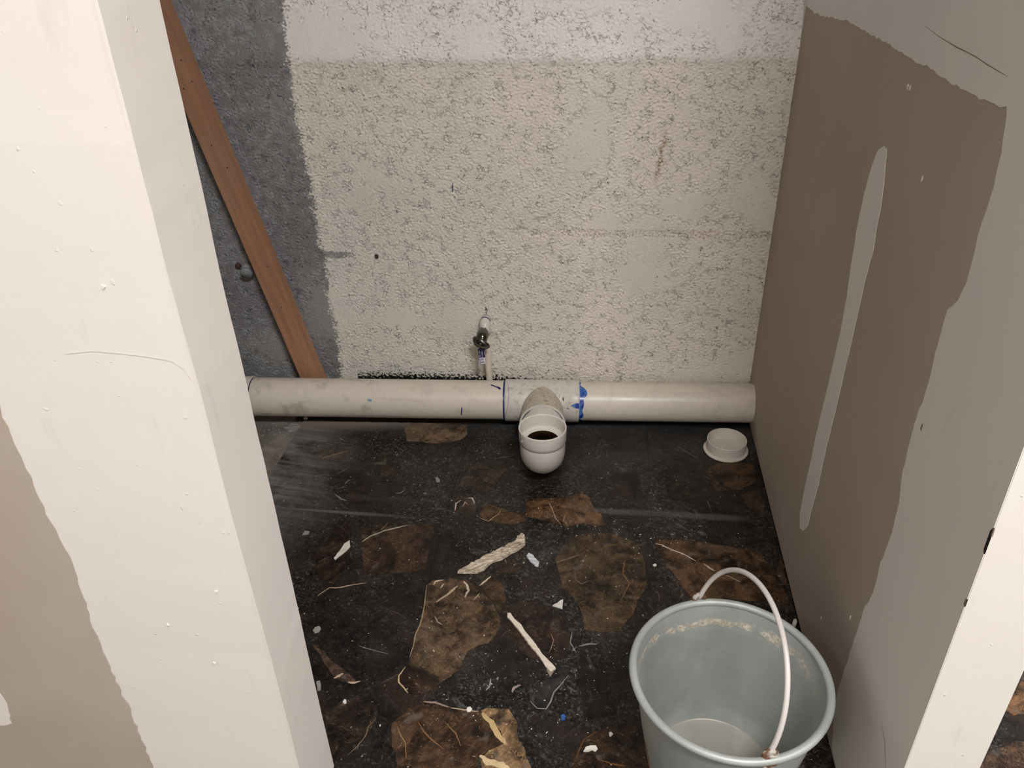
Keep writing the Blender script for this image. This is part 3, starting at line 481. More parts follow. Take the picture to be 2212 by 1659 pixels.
def wall_back():
    x0, x1, z0, z1, st = -1.95, 0.0, 0.0, 1.26, 0.0021
    nx = int((x1 - x0) / st) + 1; nz = int((z1 - z0) / st) + 1
    X, Z = np.meshgrid(np.linspace(x0, x1, nx), np.linspace(z0, z1, nz))
    # warp gives the torn, wormy look of splatter plaster
    A = fft_noise(nz, nx, st, .0195, .55, 1, 1.8, -.38); B = fft_noise(nz, nx, st, .045, .6, 2); Cc = fft_noise(nz, nx, st, .0085, .4, 3)
    A2 = fft_noise(nz, nx, st, .0115, .45, 6, 1.5, -.3)
    Lo = fft_noise(nz, nx, st, .34, .5, 4); fine = fft_noise(nz, nx, st, .0058, .4, 5)
    gate = sstep(B + .45 * Cc, -.35, .45)
    smooth = np.clip(sstep(Lo, 2.6, .9), .35, 1)
    W = WALL
    for k, rx, rz in (('p1', .070, .030), ('p2', .045, .045), ('p3', .14, .055), ('p4', .08, .035), ('p5', .055, .03), ('p6', .04, .025), ('p7', .05, .04), ('p8', .05, .05)):
        d = ((X - W[k][0]) / rx) ** 2 + ((Z - W[k][1]) / rz) ** 2
        smooth *= np.clip(sstep(d + .3 * B, .4, 1.6), .15, 1)
    # plates of plaster with steep torn edges and wormy crevices between them
    crack = np.exp(-((A + .20 * fine) / .115) ** 2) * gate
    plate = np.tanh(5 * (A + .2 * fine)) * gate * .5 + np.tanh(4 * A2) * .28
    h = smooth * (.0018 * plate + .0003 * Cc - .0042 * crack) + .0009 * Lo + .00015 * fine
    # courses: a band of render, leaned back to catch more light, above z=.957, mortar line at z=.53
    leaned_band = sstep(Z + .0012 * B, .942, .972)
    h += leaned_band * .004 - leaned_band * (Z - .957) * .20
    wl = (np.abs(Z - (.528 + .008 * (X + .7))) < .010) & (X > -.74)
    h += np.where(wl, -.0012 * gate, 0)
    # paint edge
    ez = np.array([p[1] for p in EDGE][::-1]); ex = np.array([p[0] for p in EDGE][::-1])
    edge = np.interp(Z, ez, ex)
    pm = sstep(X - edge + .0035 * Cc + .0035 * A + .003 * B, -.004, .003)
    notch = (np.abs(Z - .456 - .0012 * A) < .0095 - .055 * np.clip(X - edge - .03, 0, .1)) & (X < W['notch1'][0] + .012 * Cc)
    pm = np.where(notch, pm * .15, pm)
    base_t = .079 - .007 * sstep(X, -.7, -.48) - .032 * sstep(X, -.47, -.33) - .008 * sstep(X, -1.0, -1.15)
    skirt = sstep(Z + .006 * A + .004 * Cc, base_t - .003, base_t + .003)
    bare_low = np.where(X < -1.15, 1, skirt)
    # colours (linear)
    paint = np.ones((nz, nx, 3)) * np.array(lin((237, 228, 216)))
    warm = sstep(Lo, -1, 1)[..., None]
    paint = paint * (1 - warm) + np.array(lin((232, 225, 214))) * warm
    cool = (sstep(X, -.55, -1.1) * sstep(Z, .95, .3))[..., None]
    paint = paint * (1 - .6 * cool) + np.array(lin((229, 228, 217))) * .6 * cool
    top = leaned_band[..., None]
    paint = paint * (1 - top) + np.array(lin((247, 240, 235))) * top
    edge_hi = (np.exp(-((X - edge - .015) / .018) ** 2) * .35)[..., None]
    paint = paint * (1 - edge_hi) + np.array(lin((246, 240, 229))) * edge_hi
    cem = np.ones((nz, nx, 3)) * np.array(lin((137, 137, 137)))
    cv = sstep(B + Lo, -1.5, 1.8)[..., None]; cem = cem * (1 - cv) + np.array(lin((156, 157, 157))) * cv
    light = (sstep(Lo + .3 * Cc, .6, 1.6) * sstep(Z, .5, .05))[..., None] * .5
    cem = cem * (1 - light) + np.array(lin((164, 160, 152))) * light
    col = cem * (1 - pm[..., None]) + paint * pm[..., None]
    # grime and painted-in shade in the deep pits and crevices
    pit = (crack * smooth * sstep(fft_noise(nz, nx, st, .05, .5, 9), 1.3, 2.3) * pm)[..., None]
    col = col * (1 - .85 * pit) + np.array(lin((52, 48, 42))) * .85 * pit
    deep = (crack ** 2 * smooth * sstep(B + .6 * Cc, -.3, 1.2))[..., None] * .95
    col = col * (1 - deep) + np.array(lin((104, 94, 80))) * deep * pm[..., None] + np.array(lin((70, 70, 70))) * deep * (1 - pm[..., None])
    def stain(mask, c, k):
        nonlocal col
        m = np.clip(mask * k, 0, 1)[..., None]; col = col * (1 - m) + np.array(lin(c)) * m
    t = np.clip((Z - W['rust1'][1]) / (W['rust0'][1] - W['rust1'][1]), 0, 1); rx = W['rust1'][0] + t * (W['rust0'][0] - W['rust1'][0])
    stain(np.exp(-((X - rx - .003 * B) / .005) ** 2) * sstep(Z, W['rust1'][1] - .02, W['rust1'][1] + .03) * sstep(Z, W['rust0'][1] + .02, W['rust0'][1] - .03) * sstep(Cc, -1.6, .2), (150, 112, 70), .8)
    stain(np.where(wl, 1, 0) * sstep(Cc + .5 * A, .2, .9) * sstep(X, -.74, -.45), (172, 155, 134), .6)
    stain(np.exp(-(((X - W['specks'][0]) / .06) ** 2 + ((Z - W['specks'][1]) / .085) ** 2)) * sstep(fine + .8 * A, 1.3, 2.0), (130, 108, 96), .75)
    stain((((X - W['hole'][0]) / .0055) ** 2 + ((Z - W['hole'][1]) / .008) ** 2 < 1) * 1.0, (26, 22, 20), .95)
    h += -.004 * np.exp(-(((X - W['hole'][0]) / .005) ** 2 + ((Z - W['hole'][1]) / .007) ** 2))
    stain((np.abs(X - W['blue0'][0] - .08 * (Z - .65)) < .0018) & (Z < W['blue0'][1]) & (Z > W['blue1'][1] - .002), (40, 62, 96), .9)
    spots = fft_noise(nz, nx, st, .013, .35, 21)
    stain(sstep(spots, 3.0, 3.5) * pm, (34, 32, 28), .9)
    stain((((X - W['tap'][0] - .002) / .004) ** 2 + ((Z - W['tap'][1] - .030) / .016) ** 2 < 1) * sstep(Cc, -.8, 0.2), (48, 44, 38), .8)
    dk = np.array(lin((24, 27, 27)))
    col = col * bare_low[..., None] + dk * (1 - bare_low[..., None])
    verts = np.stack([X, -h, Z], -1).reshape(-1, 3)
    idx = np.arange(nx * nz).reshape(nz, nx)
    q = np.stack([idx[:-1, :-1], idx[:-1, 1:], idx[1:, 1:], idx[1:, :-1]], -1).reshape(-1, 4)
    me = bpy.data.meshes.new('wall_back')
    me.vertices.add(len(verts)); me.vertices.foreach_set('co', verts.astype(np.float32).ravel())
    me.loops.add(q.size); me.loops.foreach_set('vertex_index', q.ravel().astype(np.int32))
    me.polygons.add(len(q)); me.polygons.foreach_set('loop_start', np.arange(0, q.size, 4, dtype=np.int32))
    me.update(calc_edges=True)
    a = me.attributes.new('wall_colour', 'FLOAT_COLOR', 'POINT')
    a.data.foreach_set('color', np.concatenate([col.reshape(-1, 3), smooth.reshape(-1, 1)], 1).astype(np.float32).ravel())
    o = link('wall_back', me, M['plaster'], None, True)
    tag(o, 'rough splatter-plastered back wall, cream paint beside bare grey cement', kind='structure')
    u = box('upper_render', x0, x1, .066, .166, 1.255, H, M['paint'], o); u['kind'] = 'structure'
    k = box('masonry_core', x0, x1, .070, .166, 0, 1.255, M['paint'], o); k['kind'] = 'structure'
    return o
wall_back()

def rw(u, v, h): return (-h, u, v)          # on the right partition's inner face: u along Y, v up
def fw(u, v, h): return (u, -1.311 - h, v)  # on the front partition's outer face

def partition(name, x0, x1, y0, y1, z0, mat, jit):
    """a wall slab whose vertical arrises are slightly uneven (hand-finished corner bead)"""
    n = 90; vs, fc = [], []
    cor = [(x0, y0), (x1, y0), (x1, y1), (x0, y1)]
    off = [np.convolve(rng.standard_normal(n + 6), np.ones(4) / 4, 'same')[:n] * jit for _ in range(8)]
    for i in range(n):
        z = z0 + (H - z0) * i / (n - 1)
        for k, (x, y) in enumerate(cor): vs.append((x + off[k][i], y + off[k + 4][i], z))
    for i in range(n - 1):
        for k in range(4): fc.append((i * 4 + k, i * 4 + (k + 1) % 4, i * 4 + 4 + (k + 1) % 4, i * 4 + 4 + k))
    fc.append((3, 2, 1, 0)); b = (n - 1) * 4; fc.append((b, b + 1, b + 2, b + 3))
    return mesh(name, vs, fc, mat)

wr = partition('wall_right', 0.0, 0.09, -1.311, 0.08, 0.005, M['compound'], 0.0)
tag(wr, 'drywall partition on the right with brown paper panel and joint compound', kind='structure')
box('bottom_track', 0.012, 0.08, -1.30, -0.01, 0.0, 0.005, M['black'], wr)
# exposed paper panel and compound coats
rt = [(min(p[0], -.0005), p[1]) for p in RTAN]
comp = roughen(rt, .012, .0022, closed=False)
edge_poly = [(-1.3115, .0055)] + list(reversed([p for p in comp if p[1] > .012])) + [(-.0005, 1.50), (-1.3115, 1.50)]
panel = slab('paper_panel', [(-.0005, .0055), (-1.3105, .0055), (-1.3105, 2.9), (-.0005, 2.9)], rw, 0, .0006, M['drywall'], wr)
slab('joint_compound', edge_poly, rw, .0006, .0016, M['compound'], wr)
slab('filler_streak', roughen(RSTREAK, .01, .0012), rw, .0006, .0014, M['compound'], wr)
ribbon('hairline_crack', RCRACK, .0011, .0019, M['brownmark'], wr, rw)
ribbon('hairline_crack', RCRACK2, .0010, .0019, M['brownmark'], wr, rw)
for i, (u, v) in enumerate(RDOTS):
    r_ = .0026 if i != 5 else .0018
    slab('filler_dab', [(u + r_ * math.cos(a) * random.uniform(.6, 1.3), v + 1.7 * r_ * math.sin(a) * random.uniform(.6, 1.3)) for a in ls(0, 6.28, 9)[:-1]], rw, .0006, .0016, M['compound'], wr)
for u, v in RMARKS:
    slab('scuff_mark', [(u - .0015, v - .005), (u + .0015, v - .004), (u + .002, v + .004), (u - .001, v + .005)], rw, .0006, .0020, M['brownmark'], wr)
slab('scuff_mark', [(-1.3115, .660), (-1.3085, .664), (-1.3080, .690), (-1.3115, .697)], rw, .0006, .0020, M['hole'], wr)
slab('scuff_mark', [(-1.3115, .580), (-1.309, .582), (-1.309, .590), (-1.3115, .592)], rw, .0006, .0020, M['brownmark'], wr)

wf = partition('wall_front', -3.0, -0.8555, -1.311, -1.207, 0.0, M['compound'], .0009)
tag(wf, 'white plastered drywall partition at left with taped corner', kind='structure')
lt = [p for p in LTAN if p[1] > .002]
lt2 = roughen(lt, .010, .0022, closed=False)
pan = [(-2.99, .92)] + [(-1.40, .935)] + lt2 + [(lt2[-1][0], .002), (-2.99, .002)]
slab('paper_panel', pan, fw, 0, .0010, M['drywall'], wf)
slab('filler_patch', roughen(LPATCH, .008, .0012), fw, .0010, .0020, M['compound'], wf)
ribbon('trowel_ridge', LRIDGE, .0012, .0006, M['compound'], wf, fw)
ribbon('corner_bead_edge', [(-.8575 + .0012 * math.sin(z * 9), z) for z in ls(.05, 1.6, 40)], .0009, .0006, M['compound'], wf, fw, False)
for q in ((-.905, .52), (-.93, .95), (-1.06, 1.02), (-.99, .45), (-.94, .38)):
    slab('plaster_blob', [(q[0] + .003 * math.cos(a) * random.uniform(.5, 1.2), q[1] + .004 * math.sin(a) * random.uniform(.5, 1.2)) for a in ls(0, 6.28, 8)[:-1]], fw, 0, .0014, M['compound'], wf, .001)

tag(box('wall_left', -2.05, -1.951, -1.207, 0.08, 0, H, M['paint']), 'plain left side wall of the niche', kind='structure')
tag(box('wall_back_room', 0.091, 2.6, 0.0, 0.166, 0, H, M['paint']), 'plain wall of the room right of the partition', kind='structure')
tag(box('wall_room_left', -3.1, -3.0, -4.4, -1.311, 0, H, M['paint']), 'plain left wall of the room', kind='structure')
tag(box('wall_room_right', 2.6, 2.7, -4.4, 0.1, 0, H, M['paint']), 'plain right wall of the room', kind='structure')
tag(box('wall_rear', -3.1, 2.7, -4.5, -4.4, 0, H, M['paint']), 'plain wall behind the viewer', kind='structure')
tag(box('ceiling', -3.1, 2.7, -4.5, 0.17, H, H + .1, M['paint']), 'plain white ceiling', kind='structure')

# ------------------------------------------------------------------ setting: floor
fl = box('floor', -3.1, 2.7, -4.5, 0.17, -.06, -.006, M['screed'])
tag(fl, 'grey screed floor laid with dark marble-patterned tiles', kind='structure')
TS, GAP = .4955, .0005
def tile_mesh(x0, x1, y0, y1):
    c = .0; v = []
    for z, i in ((-.0062, 0), (0, c)):
        v += [(x0 + i, y0 + i, z), (x1 - i, y0 + i, z), (x1 - i, y1 - i, z), (x0 + i, y1 - i, z)]
    f = [(k * 4 + j, k * 4 + (j + 1) % 4, k * 4 + 4 + (j + 1) % 4, k * 4 + 4 + j) for k in (0,) for j in range(4)] + [(4, 5, 6, 7)]
    me = bpy.data.meshes.new('tile'); me.from_pydata(v, [], f); me.materials.append(M['tile']); return me
full = tile_mesh(0, TS - GAP, 0, TS - GAP)
cut = tile_mesh(0, TS - GAP, 0, .048)
for i in range(-3, 7):
    for j in range(-8, 1):
        x = -1.278 + i * TS; y = -.545 + j * TS + GAP / 2
        if x > 2.4 or y < -4.3: continue
        if i < 0 and y > -1.35: continue
        if j == 0 and i < 0: continue
        o = link('tile', full, None, fl); o.location = (x + GAP / 2, y, 0)
for i in range(0, 7):
    o = link('tile', cut, None, fl); o.location = (-1.278 + i * TS + GAP / 2, -.545 + TS + GAP / 2, 0)

grt = mesh('grout_bed', [(-1.276, -4.3, -.0016), (2.4, -4.3, -.0016), (2.4, -.002, -.0016), (-1.276, -.002, -.0016)], [(0, 1, 2, 3)], M['black'], fl)
grt['kind'] = 'stuff'
def ff(u, v, h): return (u, v, h)
stones = []
for k, (poly, c) in enumerate(STONES):
    o = slab('stone', roughen(poly, .012, .0016), ff, -.0005, .0006 + .00003 * (k % 5), M['stone'], fl, .0004)
    lc = lin(c); gm = .3 * lc[0] + .6 * lc[1] + .1 * lc[2]; o.color = (*[.98 * (.78 * v + .22 * gm) for v in lc], 1); stones.append(o)
for i, wd_, pts, c in VEINS:
    par = stones[i] if i >= 0 else fl
    o = ribbon('vein', pts, wd_ * .78, .00095 if i >= 0 else .0004, M['vein'], None)
    o.parent = par
    lc = lin(c); o.color = (*[.85 * v for v in lc], 1)

slab('pipe_shade_strip', roughen([(-.001, -.094), (-.23, -.101), (-.53, -.119), (-.80, -.134), (-1.07, -.144), (-1.30, -.152), (-1.30, -.004), (-.001, -.004)], .02, .0015), ff, -.001, .0014, M['black'], fl)  # black strip laid under the pipe as its painted shadow
# ------------------------------------------------------------------ drain pipe run
A0 = Vector((-.25, -.085, .070)); B0 = Vector((-1.25, -.160, .086)); AX = (B0 - A0).normalized()
def on(x): return A0 + AX * ((x - A0.x) / AX.x)
PE1 = AX.cross(Vector((0, 0, 1))).normalized(); PE2 = PE1.cross(AX).normalized()
if PE2.z < 0: PE2 = -PE2
if PE1.y > 0: PE1 = -PE1          # towards the viewer
def around(x, r, th):             # th: 0 faces the viewer, 90 up
    return on(x) + r * (math.cos(th) * PE1 + math.sin(th) * PE2)
dp = empty('drain_pipe', (-.57, -.11, 0.0))
tag(dp, 'white plastic drain pipe along the wall base with tee and upturned elbow', 'pipe')
PR = .055
def straight(name, xa, xb, prof, mat):
    """prof: list of (t 0..1, radius)"""
    rg = [(on(xa + (xb - xa) * t), PE1, PE2, r) for t, r in prof]
    return bmo(name, sweep(rg, 72), mat, dp, True)
pl = straight('pipe', -1.945, -.66, [(0, PR), (.25, PR), (.5, PR), (.75, PR), (1, PR)], M['pvc'])
pr = straight('pipe', -.50, -.0012, [(0, PR), (.5, PR), (.985, PR), (1, PR)], M['pvc'])
cpl = straight('coupling', -1.62, -1.402, [(0, .0555), (.01, .0585), (.985, .0585), (1, .0570), (1, .0552)], M['fitting'])
# tee
T0 = on(-.583)
tee = straight('tee', -.686, -.481, [(0, .0552), (0, .0588), (.01, .0594), (.30, .0592), (.70, .0592), (.86, .0592), (.865, .0598), (.99, .0598), (1, .0590), (1, .0552)], M['teepvc'])
E0 = Vector((-.558, -.396, 0)); TZ = T0.z + .001
BD = Vector((E0.x - T0.x, E0.y - T0.y, 0)); BL = BD.length; BD.normalize()
be1 = Vector((0, 0, 1)); be2 = BD.cross(be1)
def br(d): return T0 + BD * d
bmo('tee_branch', sweep([(br(.0), be1, be2, .0565), (br(.05), be1, be2, .0575), (br(.085), be1, be2, .0585), (br(.119), be1, be2, .0615), (br(.121), be1, be2, .0612), (br(.121), be1, be2, .0575)], 72), M['dirty'], tee, True)
bmo('hub_rim', sweep([(br(.1195), be1, be2, .0570), (br(.1195), be1, be2, .0620), (br(.1225), be1, be2, .0620), (br(.1225), be1, be2, .0570)], 72, closed=True), M['fitting'], tee)
# elbow
RB = .060; rings = []
hz = TZ
for d in ls(.10, BL - RB, 4): rings.append((T0 + BD * d + Vector((0, 0, hz - T0.z)), be2, be1, .0552))
cb = T0 + BD * (BL - RB); cb.z = hz + RB
for a in ls(0, math.pi / 2, 14)[1:]:
    c = cb + BD * (RB * math.sin(a)) - Vector((0, 0, 1)) * (RB * math.cos(a))
    up = -BD * math.sin(a) * -1
    tan = (BD * math.cos(a) + Vector((0, 0, 1)) * math.sin(a))
    e2_ = (Vector((0, 0, 1)) * math.cos(a) - BD * math.sin(a))
    rings.append((c, be2, e2_, .0552 + .0010 * a / (math.pi / 2)))
ex, ey = E0.x, E0.y
def vert(z, r): return (Vector((ex, ey, z)), be2, -BD, r)
rings += [vert(.1415, .0562)]
elb = bmo('elbow', sweep(rings, 72), M['fitting'], dp, True)
bmo('socket', sweep([vert(z, r) for z, r in ((.1410, .0548), (.1418, .0552), (.1440, .0552), (.1446, .0578), (.1460, .0586), (.176, .0590), (.1795, .0588), (.1800, .0580), (.1796, .0556), (.176, .0552), (.1395, .0546))], 72), M['fitting'], elb, True)
bmo('stop_ledge', sweep([vert(.1450, .0552), vert(.1446, .0515), vert(.1425, .0505), vert(.1420, .0418), vert(.1410, .0405)], 72), M['fitting'], elb)
bmo('groove_shade_ring', sweep([vert(.1398, .0553), vert(.1400, .0567), vert(.1438, .0567), vert(.1440, .0553)], 72), M['groove'], elb, True)  # recess shade painted as a grey ring
bmo('bore', sweep([(c_, a_, b_, .0402) for c_, a_, b_, r_ in rings[2:-1]] + [vert(.1411, .0405)], 48), M['sludge'], elb, True)
bmo('socket_mark', lathe([(.0022, 0), (.0030, .0004), (.0030, .0010), (.0020, .0012)], Vector((ex, ey, .158)) + (be2 * (-1 if be2.x > 0 else 1) * .85 - Vector((BD.x, BD.y, 0)) * -.52).normalized() * .0586, (be2 * (-1 if be2.x > 0 else 1) * .85 + BD * .52), 16), M['cap'], elb)

def patch(name, rows, r, mat, parent):
    """rows: (theta deg, x left, x right) -> a film of colour lying on the pipe"""
    v = []; 
    for th, a, b in rows: v += [around(a, r, R(th)), around(b, r, R(th))]
    return mesh(name, v, [(2 * i, 2 * i + 1, 2 * i + 3, 2 * i + 2) for i in range(len(rows) - 1)], mat, parent, True)
# blue cement smeared at the joints and pen strokes
rows = []
prof = {104: .002, 98: .005, 92: .004, 84: .003, 78: .006, 72: .014, 66: .019, 60: .0218, 54: .0225, 48: .021, 42: .017, 36: .0115, 31: .0125, 24: .0135, 17: .0125, 9: .0095, 3: .0085, -3: .0105, -10: .0125, -18: .0125, -25: .0095, -31: .004, -36: .006, -42: .0105, -48: .0125, -53: .011, -58: .004, -62: .001}
ks = sorted(prof)
for k in range(112):
    th = 104 - 1.5 * k
    wv = float(np.interp(th, ks, [prof[q] for q in ks])); rows.append((th, -.4805, -.4805 + wv * .92))
patch('blue_cement', rows, PR + .0004, M['primer'], dp)
patch('blue_cement', [(26, -.489, -.4812), (22, -.500, -.4812), (19, -.506, -.4812), (15, -.497, -.4812), (11, -.488, -.4812)], .0602, M['primer'], dp)
patch('blue_cement', [(th, -.6895 - .0016 * (1 if 38 < th < 95 else .6) - .0006 * random.random(), -.6868) for th in range(110, -60, -4)], PR + .0004, M['ink'], dp)
patch('blue_cement', [(th, -.6840 + .010 * math.sin(max(0, (th + 10)) / 110 * math.pi) * .9, -.6832 + .010 * math.sin(max(0, (th + 10)) / 110 * math.pi) * .9) for th in range(96, -24, -4)], .0599, M['ink'], dp)
patch('blue_cement', [(th, -1.4020 - .0008, -1.3995 + .0006 * random.random()) for th in range(118, -66, -4)], PR + .0005, M['ink'], dp)
patch('pen_stroke', [(th, -.806 + .0001 * th, -.803 + .0001 * th) for th in range(8, -22, -4)], PR + .0004, M['ink'], dp)
patch('pen_stroke', [(-27, -1.372, -1.345), (-29, -1.370, -1.343)], PR + .0004, M['ink'], dp)
patch('pen_stroke', [(82, -.728, -.722), (76, -.722, -.712), (72, -.712, -.700), (66, -.704, -.697), (63, -.702, -.699)], PR + .0004, M['ink'], dp)
patch('pen_stroke', [(30, -1.065, -1.055), (26, -1.066, -1.053), (22, -1.062, -1.054)], PR + .0004, M['paleblue'], dp)
patch('pen_stroke', [(13, -.517, -.512), (10, -.512, -.508)], .0598, M['ink'], dp)
patch('grime_mark', [(42, -.527, -.5255), (36, -.5275, -.5245), (31, -.5265, -.525)], .0598, M['black'], dp)
# smear round the spigot under the hub rim
sm = []
for k, a in enumerate(ls(-80, 80, 34)):
    wv = .0045 if -60 < a < -10 else .0022
    for d in (.1226, .1226 + wv):
        sm.append(br(d) + .0560 * (math.cos(R(a)) * be1 + math.sin(R(a)) * be2 * (1 if be2.x > 0 else -1)))
mesh('blue_cement', sm, [(2 * i, 2 * i + 1, 2 * i + 3, 2 * i + 2) for i in range(33)], M['ink'], dp, True)

# ------------------------------------------------------------------ water tap
TX, TZ2 = WALL['tap']
wt = empty('water_tap', (TX, -.03, .0)); tag(wt, 'small dark chrome tap on a thin white riser with a hanging price tag', 'tap')
rx0 = Vector((-.7385, -.044, .006)); rx1 = Vector((-.747, -.031, .262))
bmo('riser', tube([rx0, rx0.lerp(rx1, .3), rx0.lerp(rx1, .6), rx1], .0098, 24), M['pvc'], wt, True)
te = Vector((TX, -.031, .2655))
bmo('wall_elbow', tube([(TX, .004, .272), (TX, -.014, .272), (TX + .0004, -.024, .2705), (TX + .001, -.031, .264), (TX + .0016, -.033, .254), (TX + .002, -.034, .240)], [.0140, .0140, .0148, .0148, .0146, .0142], 28), M['fitting'], wt, True)
bmo('blue_cement', tube([(TX, -.0165, .2725), (TX, -.0200, .2720)], .0151, 28, False), M['ink'], wt, True)
# outlet towards the viewer, body, twisted lever
bmo('spout_nut', lathe([(.0005, 0), (.0135, 0), (.0142, .002), (.0142, .010), (.0125, .012), (.0120, .016)], (TX - .001, -.036, .2525), (-.10, -.90, .12), 6, True), M['chrome'], wt)
bmo('valve_body', tube([(TX - .001, -.046, .2530), (TX - .001, -.052, .2528), (TX - .0015, -.060, .2515), (TX - .002, -.067, .2485), (TX - .002, -.071, .2440), (TX - .002, -.073, .236), (TX - .002, -.074, .226)], [.0135, .0160, .0172, .0168, .0150, .0130, .0100], 28), M['chrome'], wt, True)
def lever(pts, w, t, name):
    """flattened twisted blade"""
    P = [Vector(p) for p in pts]; rg = []
    for i, p in enumerate(P):
        d = (P[min(i + 1, len(P) - 1)] - P[max(i - 1, 0)]).normalized()
        up = Vector((0, -.25, 1)); u0 = (up - d * up.dot(d)).normalized(); v0 = d.cross(u0)
        a = R(-28 + 50 * i / (len(P) - 1)); u = u0 * math.cos(a) + v0 * math.sin(a); v = d.cross(u)
        rg.append((p, u * w[i], v * t[i], 1.0))
    return bmo(name, sweep(rg, 28, True, True), M['chrome'], wt, True)
LV = [(-.0250, -.072, .2500), (-.0240, -.075, .2490), (-.0200, -.080, .2465), (-.0140, -.084, .2430), (-.0065, -.086, .2390), (.0015, -.087, .2350), (.0095, -.086, .2310), (.0155, -.085, .2280), (.0185, -.084, .2265), (.0195, -.083, .2258)]
lever([(TX + a, b, c) for a, b, c in LV],
      [.001, .0072, .0122, .0150, .0158, .0155, .0138, .0108, .0066, .001], [.001, .0040, .0062, .0074, .0078, .0076, .0068, .0056, .0036, .001], 'lever')
bmo('lever_screw', lathe([(.0005, .003), (.003, .0025), (.0042, 0)], (TX - .004, -.0935, .2410), (-.1, -.9, .3), 16), M['chrome'], wt, True)
bmo('outlet', tube([(TX - .002, -.073, .232), (TX - .001, -.0745, .214)], [.0098, .0090], 20), M['chrome'], wt, True)
tg = link('price_tag', bpy.data.meshes.new('price_tag'), M['tagm'])
tv, tf = box_data(-.0090, .0090, -.0004, .0004, -.042, .004); tg.data.from_pydata(tv, [], tf); tg.data.materials.clear(); tg.data.materials.append(M['tagm'])
tg.parent = wt; tg.location = (-.0035, -.054, .217); tg.rotation_euler = (R(-6), R(-2), R(8)); tg['label'] = 'navy and white barcode price tag'

# ------------------------------------------------------------------ stub in the bare cement
sx, sz = WALL['stub']
ps = empty('pipe_stub', (sx, -.01, sz)); tag(ps, 'short grey capped pipe stub poking out of the bare cement', 'pipe stub')
ax = Vector((.12, -.86, -.36))
bmo('stub_cap', lathe([(.0150, -.032), (.0162, 0), (.0176, .006), (.0176, .013), (.0162, .0140), (.0162, .0158), (.0176, .0168), (.0176, .024), (.0162, .0270), (.0005, .0280)], (sx + .004, -.006, sz + .006), ax, 36), M['stubgrey'], ps, True)
px, pz = WALL['plug']
bmo('rusty_end', lathe([(.0075, -.016), (.0082, .001), (.0080, .004), (.0055, .0056), (.0004, .0062)], (px, -.004, pz), (0, -1, -.1), 20), M['rust'], ps, True)

# ------------------------------------------------------------------ leaning plank
def plank():
    base = Vector((-1.2430, -.060, -.004)); top = Vector((-1.5830, -.048, 1.50))
    d = (top - base); L = d.length; d.normalize()
    n = Vector((0, -1, 0)); n = (n - d * n.dot(d)).normalized(); s = n.cross(d).normalized()
    if s.x < 0: s = -s
    wv, tv_ = .067, .030
    o = empty('wooden_plank', base)
    tag(o, 'reddish-brown wooden plank leaning against the bare grey cement', 'plank')
    bm = bmesh.new()
    bmesh.ops.create_cube(bm, size=1)
    for v in bm.verts: v.co = Vector((v.co.x * wv, v.co.y * tv_, (v.co.z + .5) * L))
    bmesh.ops.bevel(bm, geom=[e for e in bm.edges], offset=.0022, segments=2, affect='EDGES')
    me = bpy.data.meshes.new('board'); bm.to_mesh(me); bm.free()
    b = link('board', me, M['wood']); b.parent = o
    m = Matrix((s, -n, d)).transposed().to_4x4()
    o.rotation_mode = 'QUATERNION'; o.rotation_quaternion = m.to_quaternion()
    hm = None
    for (u, v) in ((.010, .45), (-.003, .78), (.014, .72), (-.012, .92), (.016, .93), (.012, .98), (.002, .33)):
        h = bmo('nail_hole', lathe([(.0016, 0), (.0016, .0006), (.0003, .0007)], (0, 0, 0), (0, -1, 0), 8), M['hole'])
        h.parent = o; h.location = (u, -tv_ / 2, v * 1.02)
plank()

# ------------------------------------------------------------------ pipe cap on the floor
pc = empty('pipe_cap', (-.0800, -.2045, .0008)); tag(pc, 'round white plastic pipe cap lying open side up in the corner', 'pipe cap')
def at0(o, p): o.parent = p; return o
at0(bmo('cap_wall', lathe([(.0525, .002), (.0518, .010), (.0522, .034), (.0516, .0362), (.0500, .0362), (.0494, .034), (.0490, .009), (.0480, .0066)], seg=72), M['cap'], None, True), pc)
at0(bmo('cap_flange', lathe([(.0005, 0), (.0580, 0), (.0592, .0015), (.0592, .0042), (.0580, .0056), (.0520, .0060)], seg=72), M['cap'], None, True), pc)
at0(bmo('cap_bottom', lathe([(.0490, .0066), (.02, .0062), (.0005, .0062)], seg=48), M['cap'], None, True), pc)

# ------------------------------------------------------------------ bucket
bk = empty('bucket', (-.2085, -1.1625, .0008)); tag(bk, 'grey galvanised metal bucket with wire handle beside the right wall', 'bucket')
body_p = [(.0005, .004), (.100, .004), (.104, 0), (.1055, .002), (.1055, .008), (.1120, .05), (.1250, .13), (.1375, .215), (.1440, .256), (.1450, .262), (.1436, .262), (.1420, .254), (.1358, .215), (.1233, .13), (.1105, .05), (.1045, .014), (.1010, .0115), (.0005, .0110)]
at0(bmo('bucket_body', lathe(body_p, seg=128), M['bucket'], None, True), bk)
rim = sweep([(Vector((0, 0, .2590)) + Vector((math.cos(a), math.sin(a), 0)) * .1462, Vector((math.cos(a), math.sin(a), 0)), Vector((0, 0, 1)), .0062) for a in ls(0, 2 * math.pi, 129)[:-1]], 16, closed=True)
at0(bmo('rim', rim, M['bucket'], None, True), bk)
e1w, e2w = Vector((-.2420, -1.0185)), Vector((-.1710, -1.2975))
u2 = (e1w - e2w).normalized()
u3 = Vector((u2.x, u2.y, 0)); side = Vector((u2.y, -u2.x, 0)); mid2 = (e1w + e2w) / 2 - Vector((bk.location.x, bk.location.y))
tl = R(16); vup = Vector((0, 0, 1)) * math.cos(tl) + side * math.sin(tl); RL = .1445
mid3 = Vector((mid2.x, mid2.y, .270))
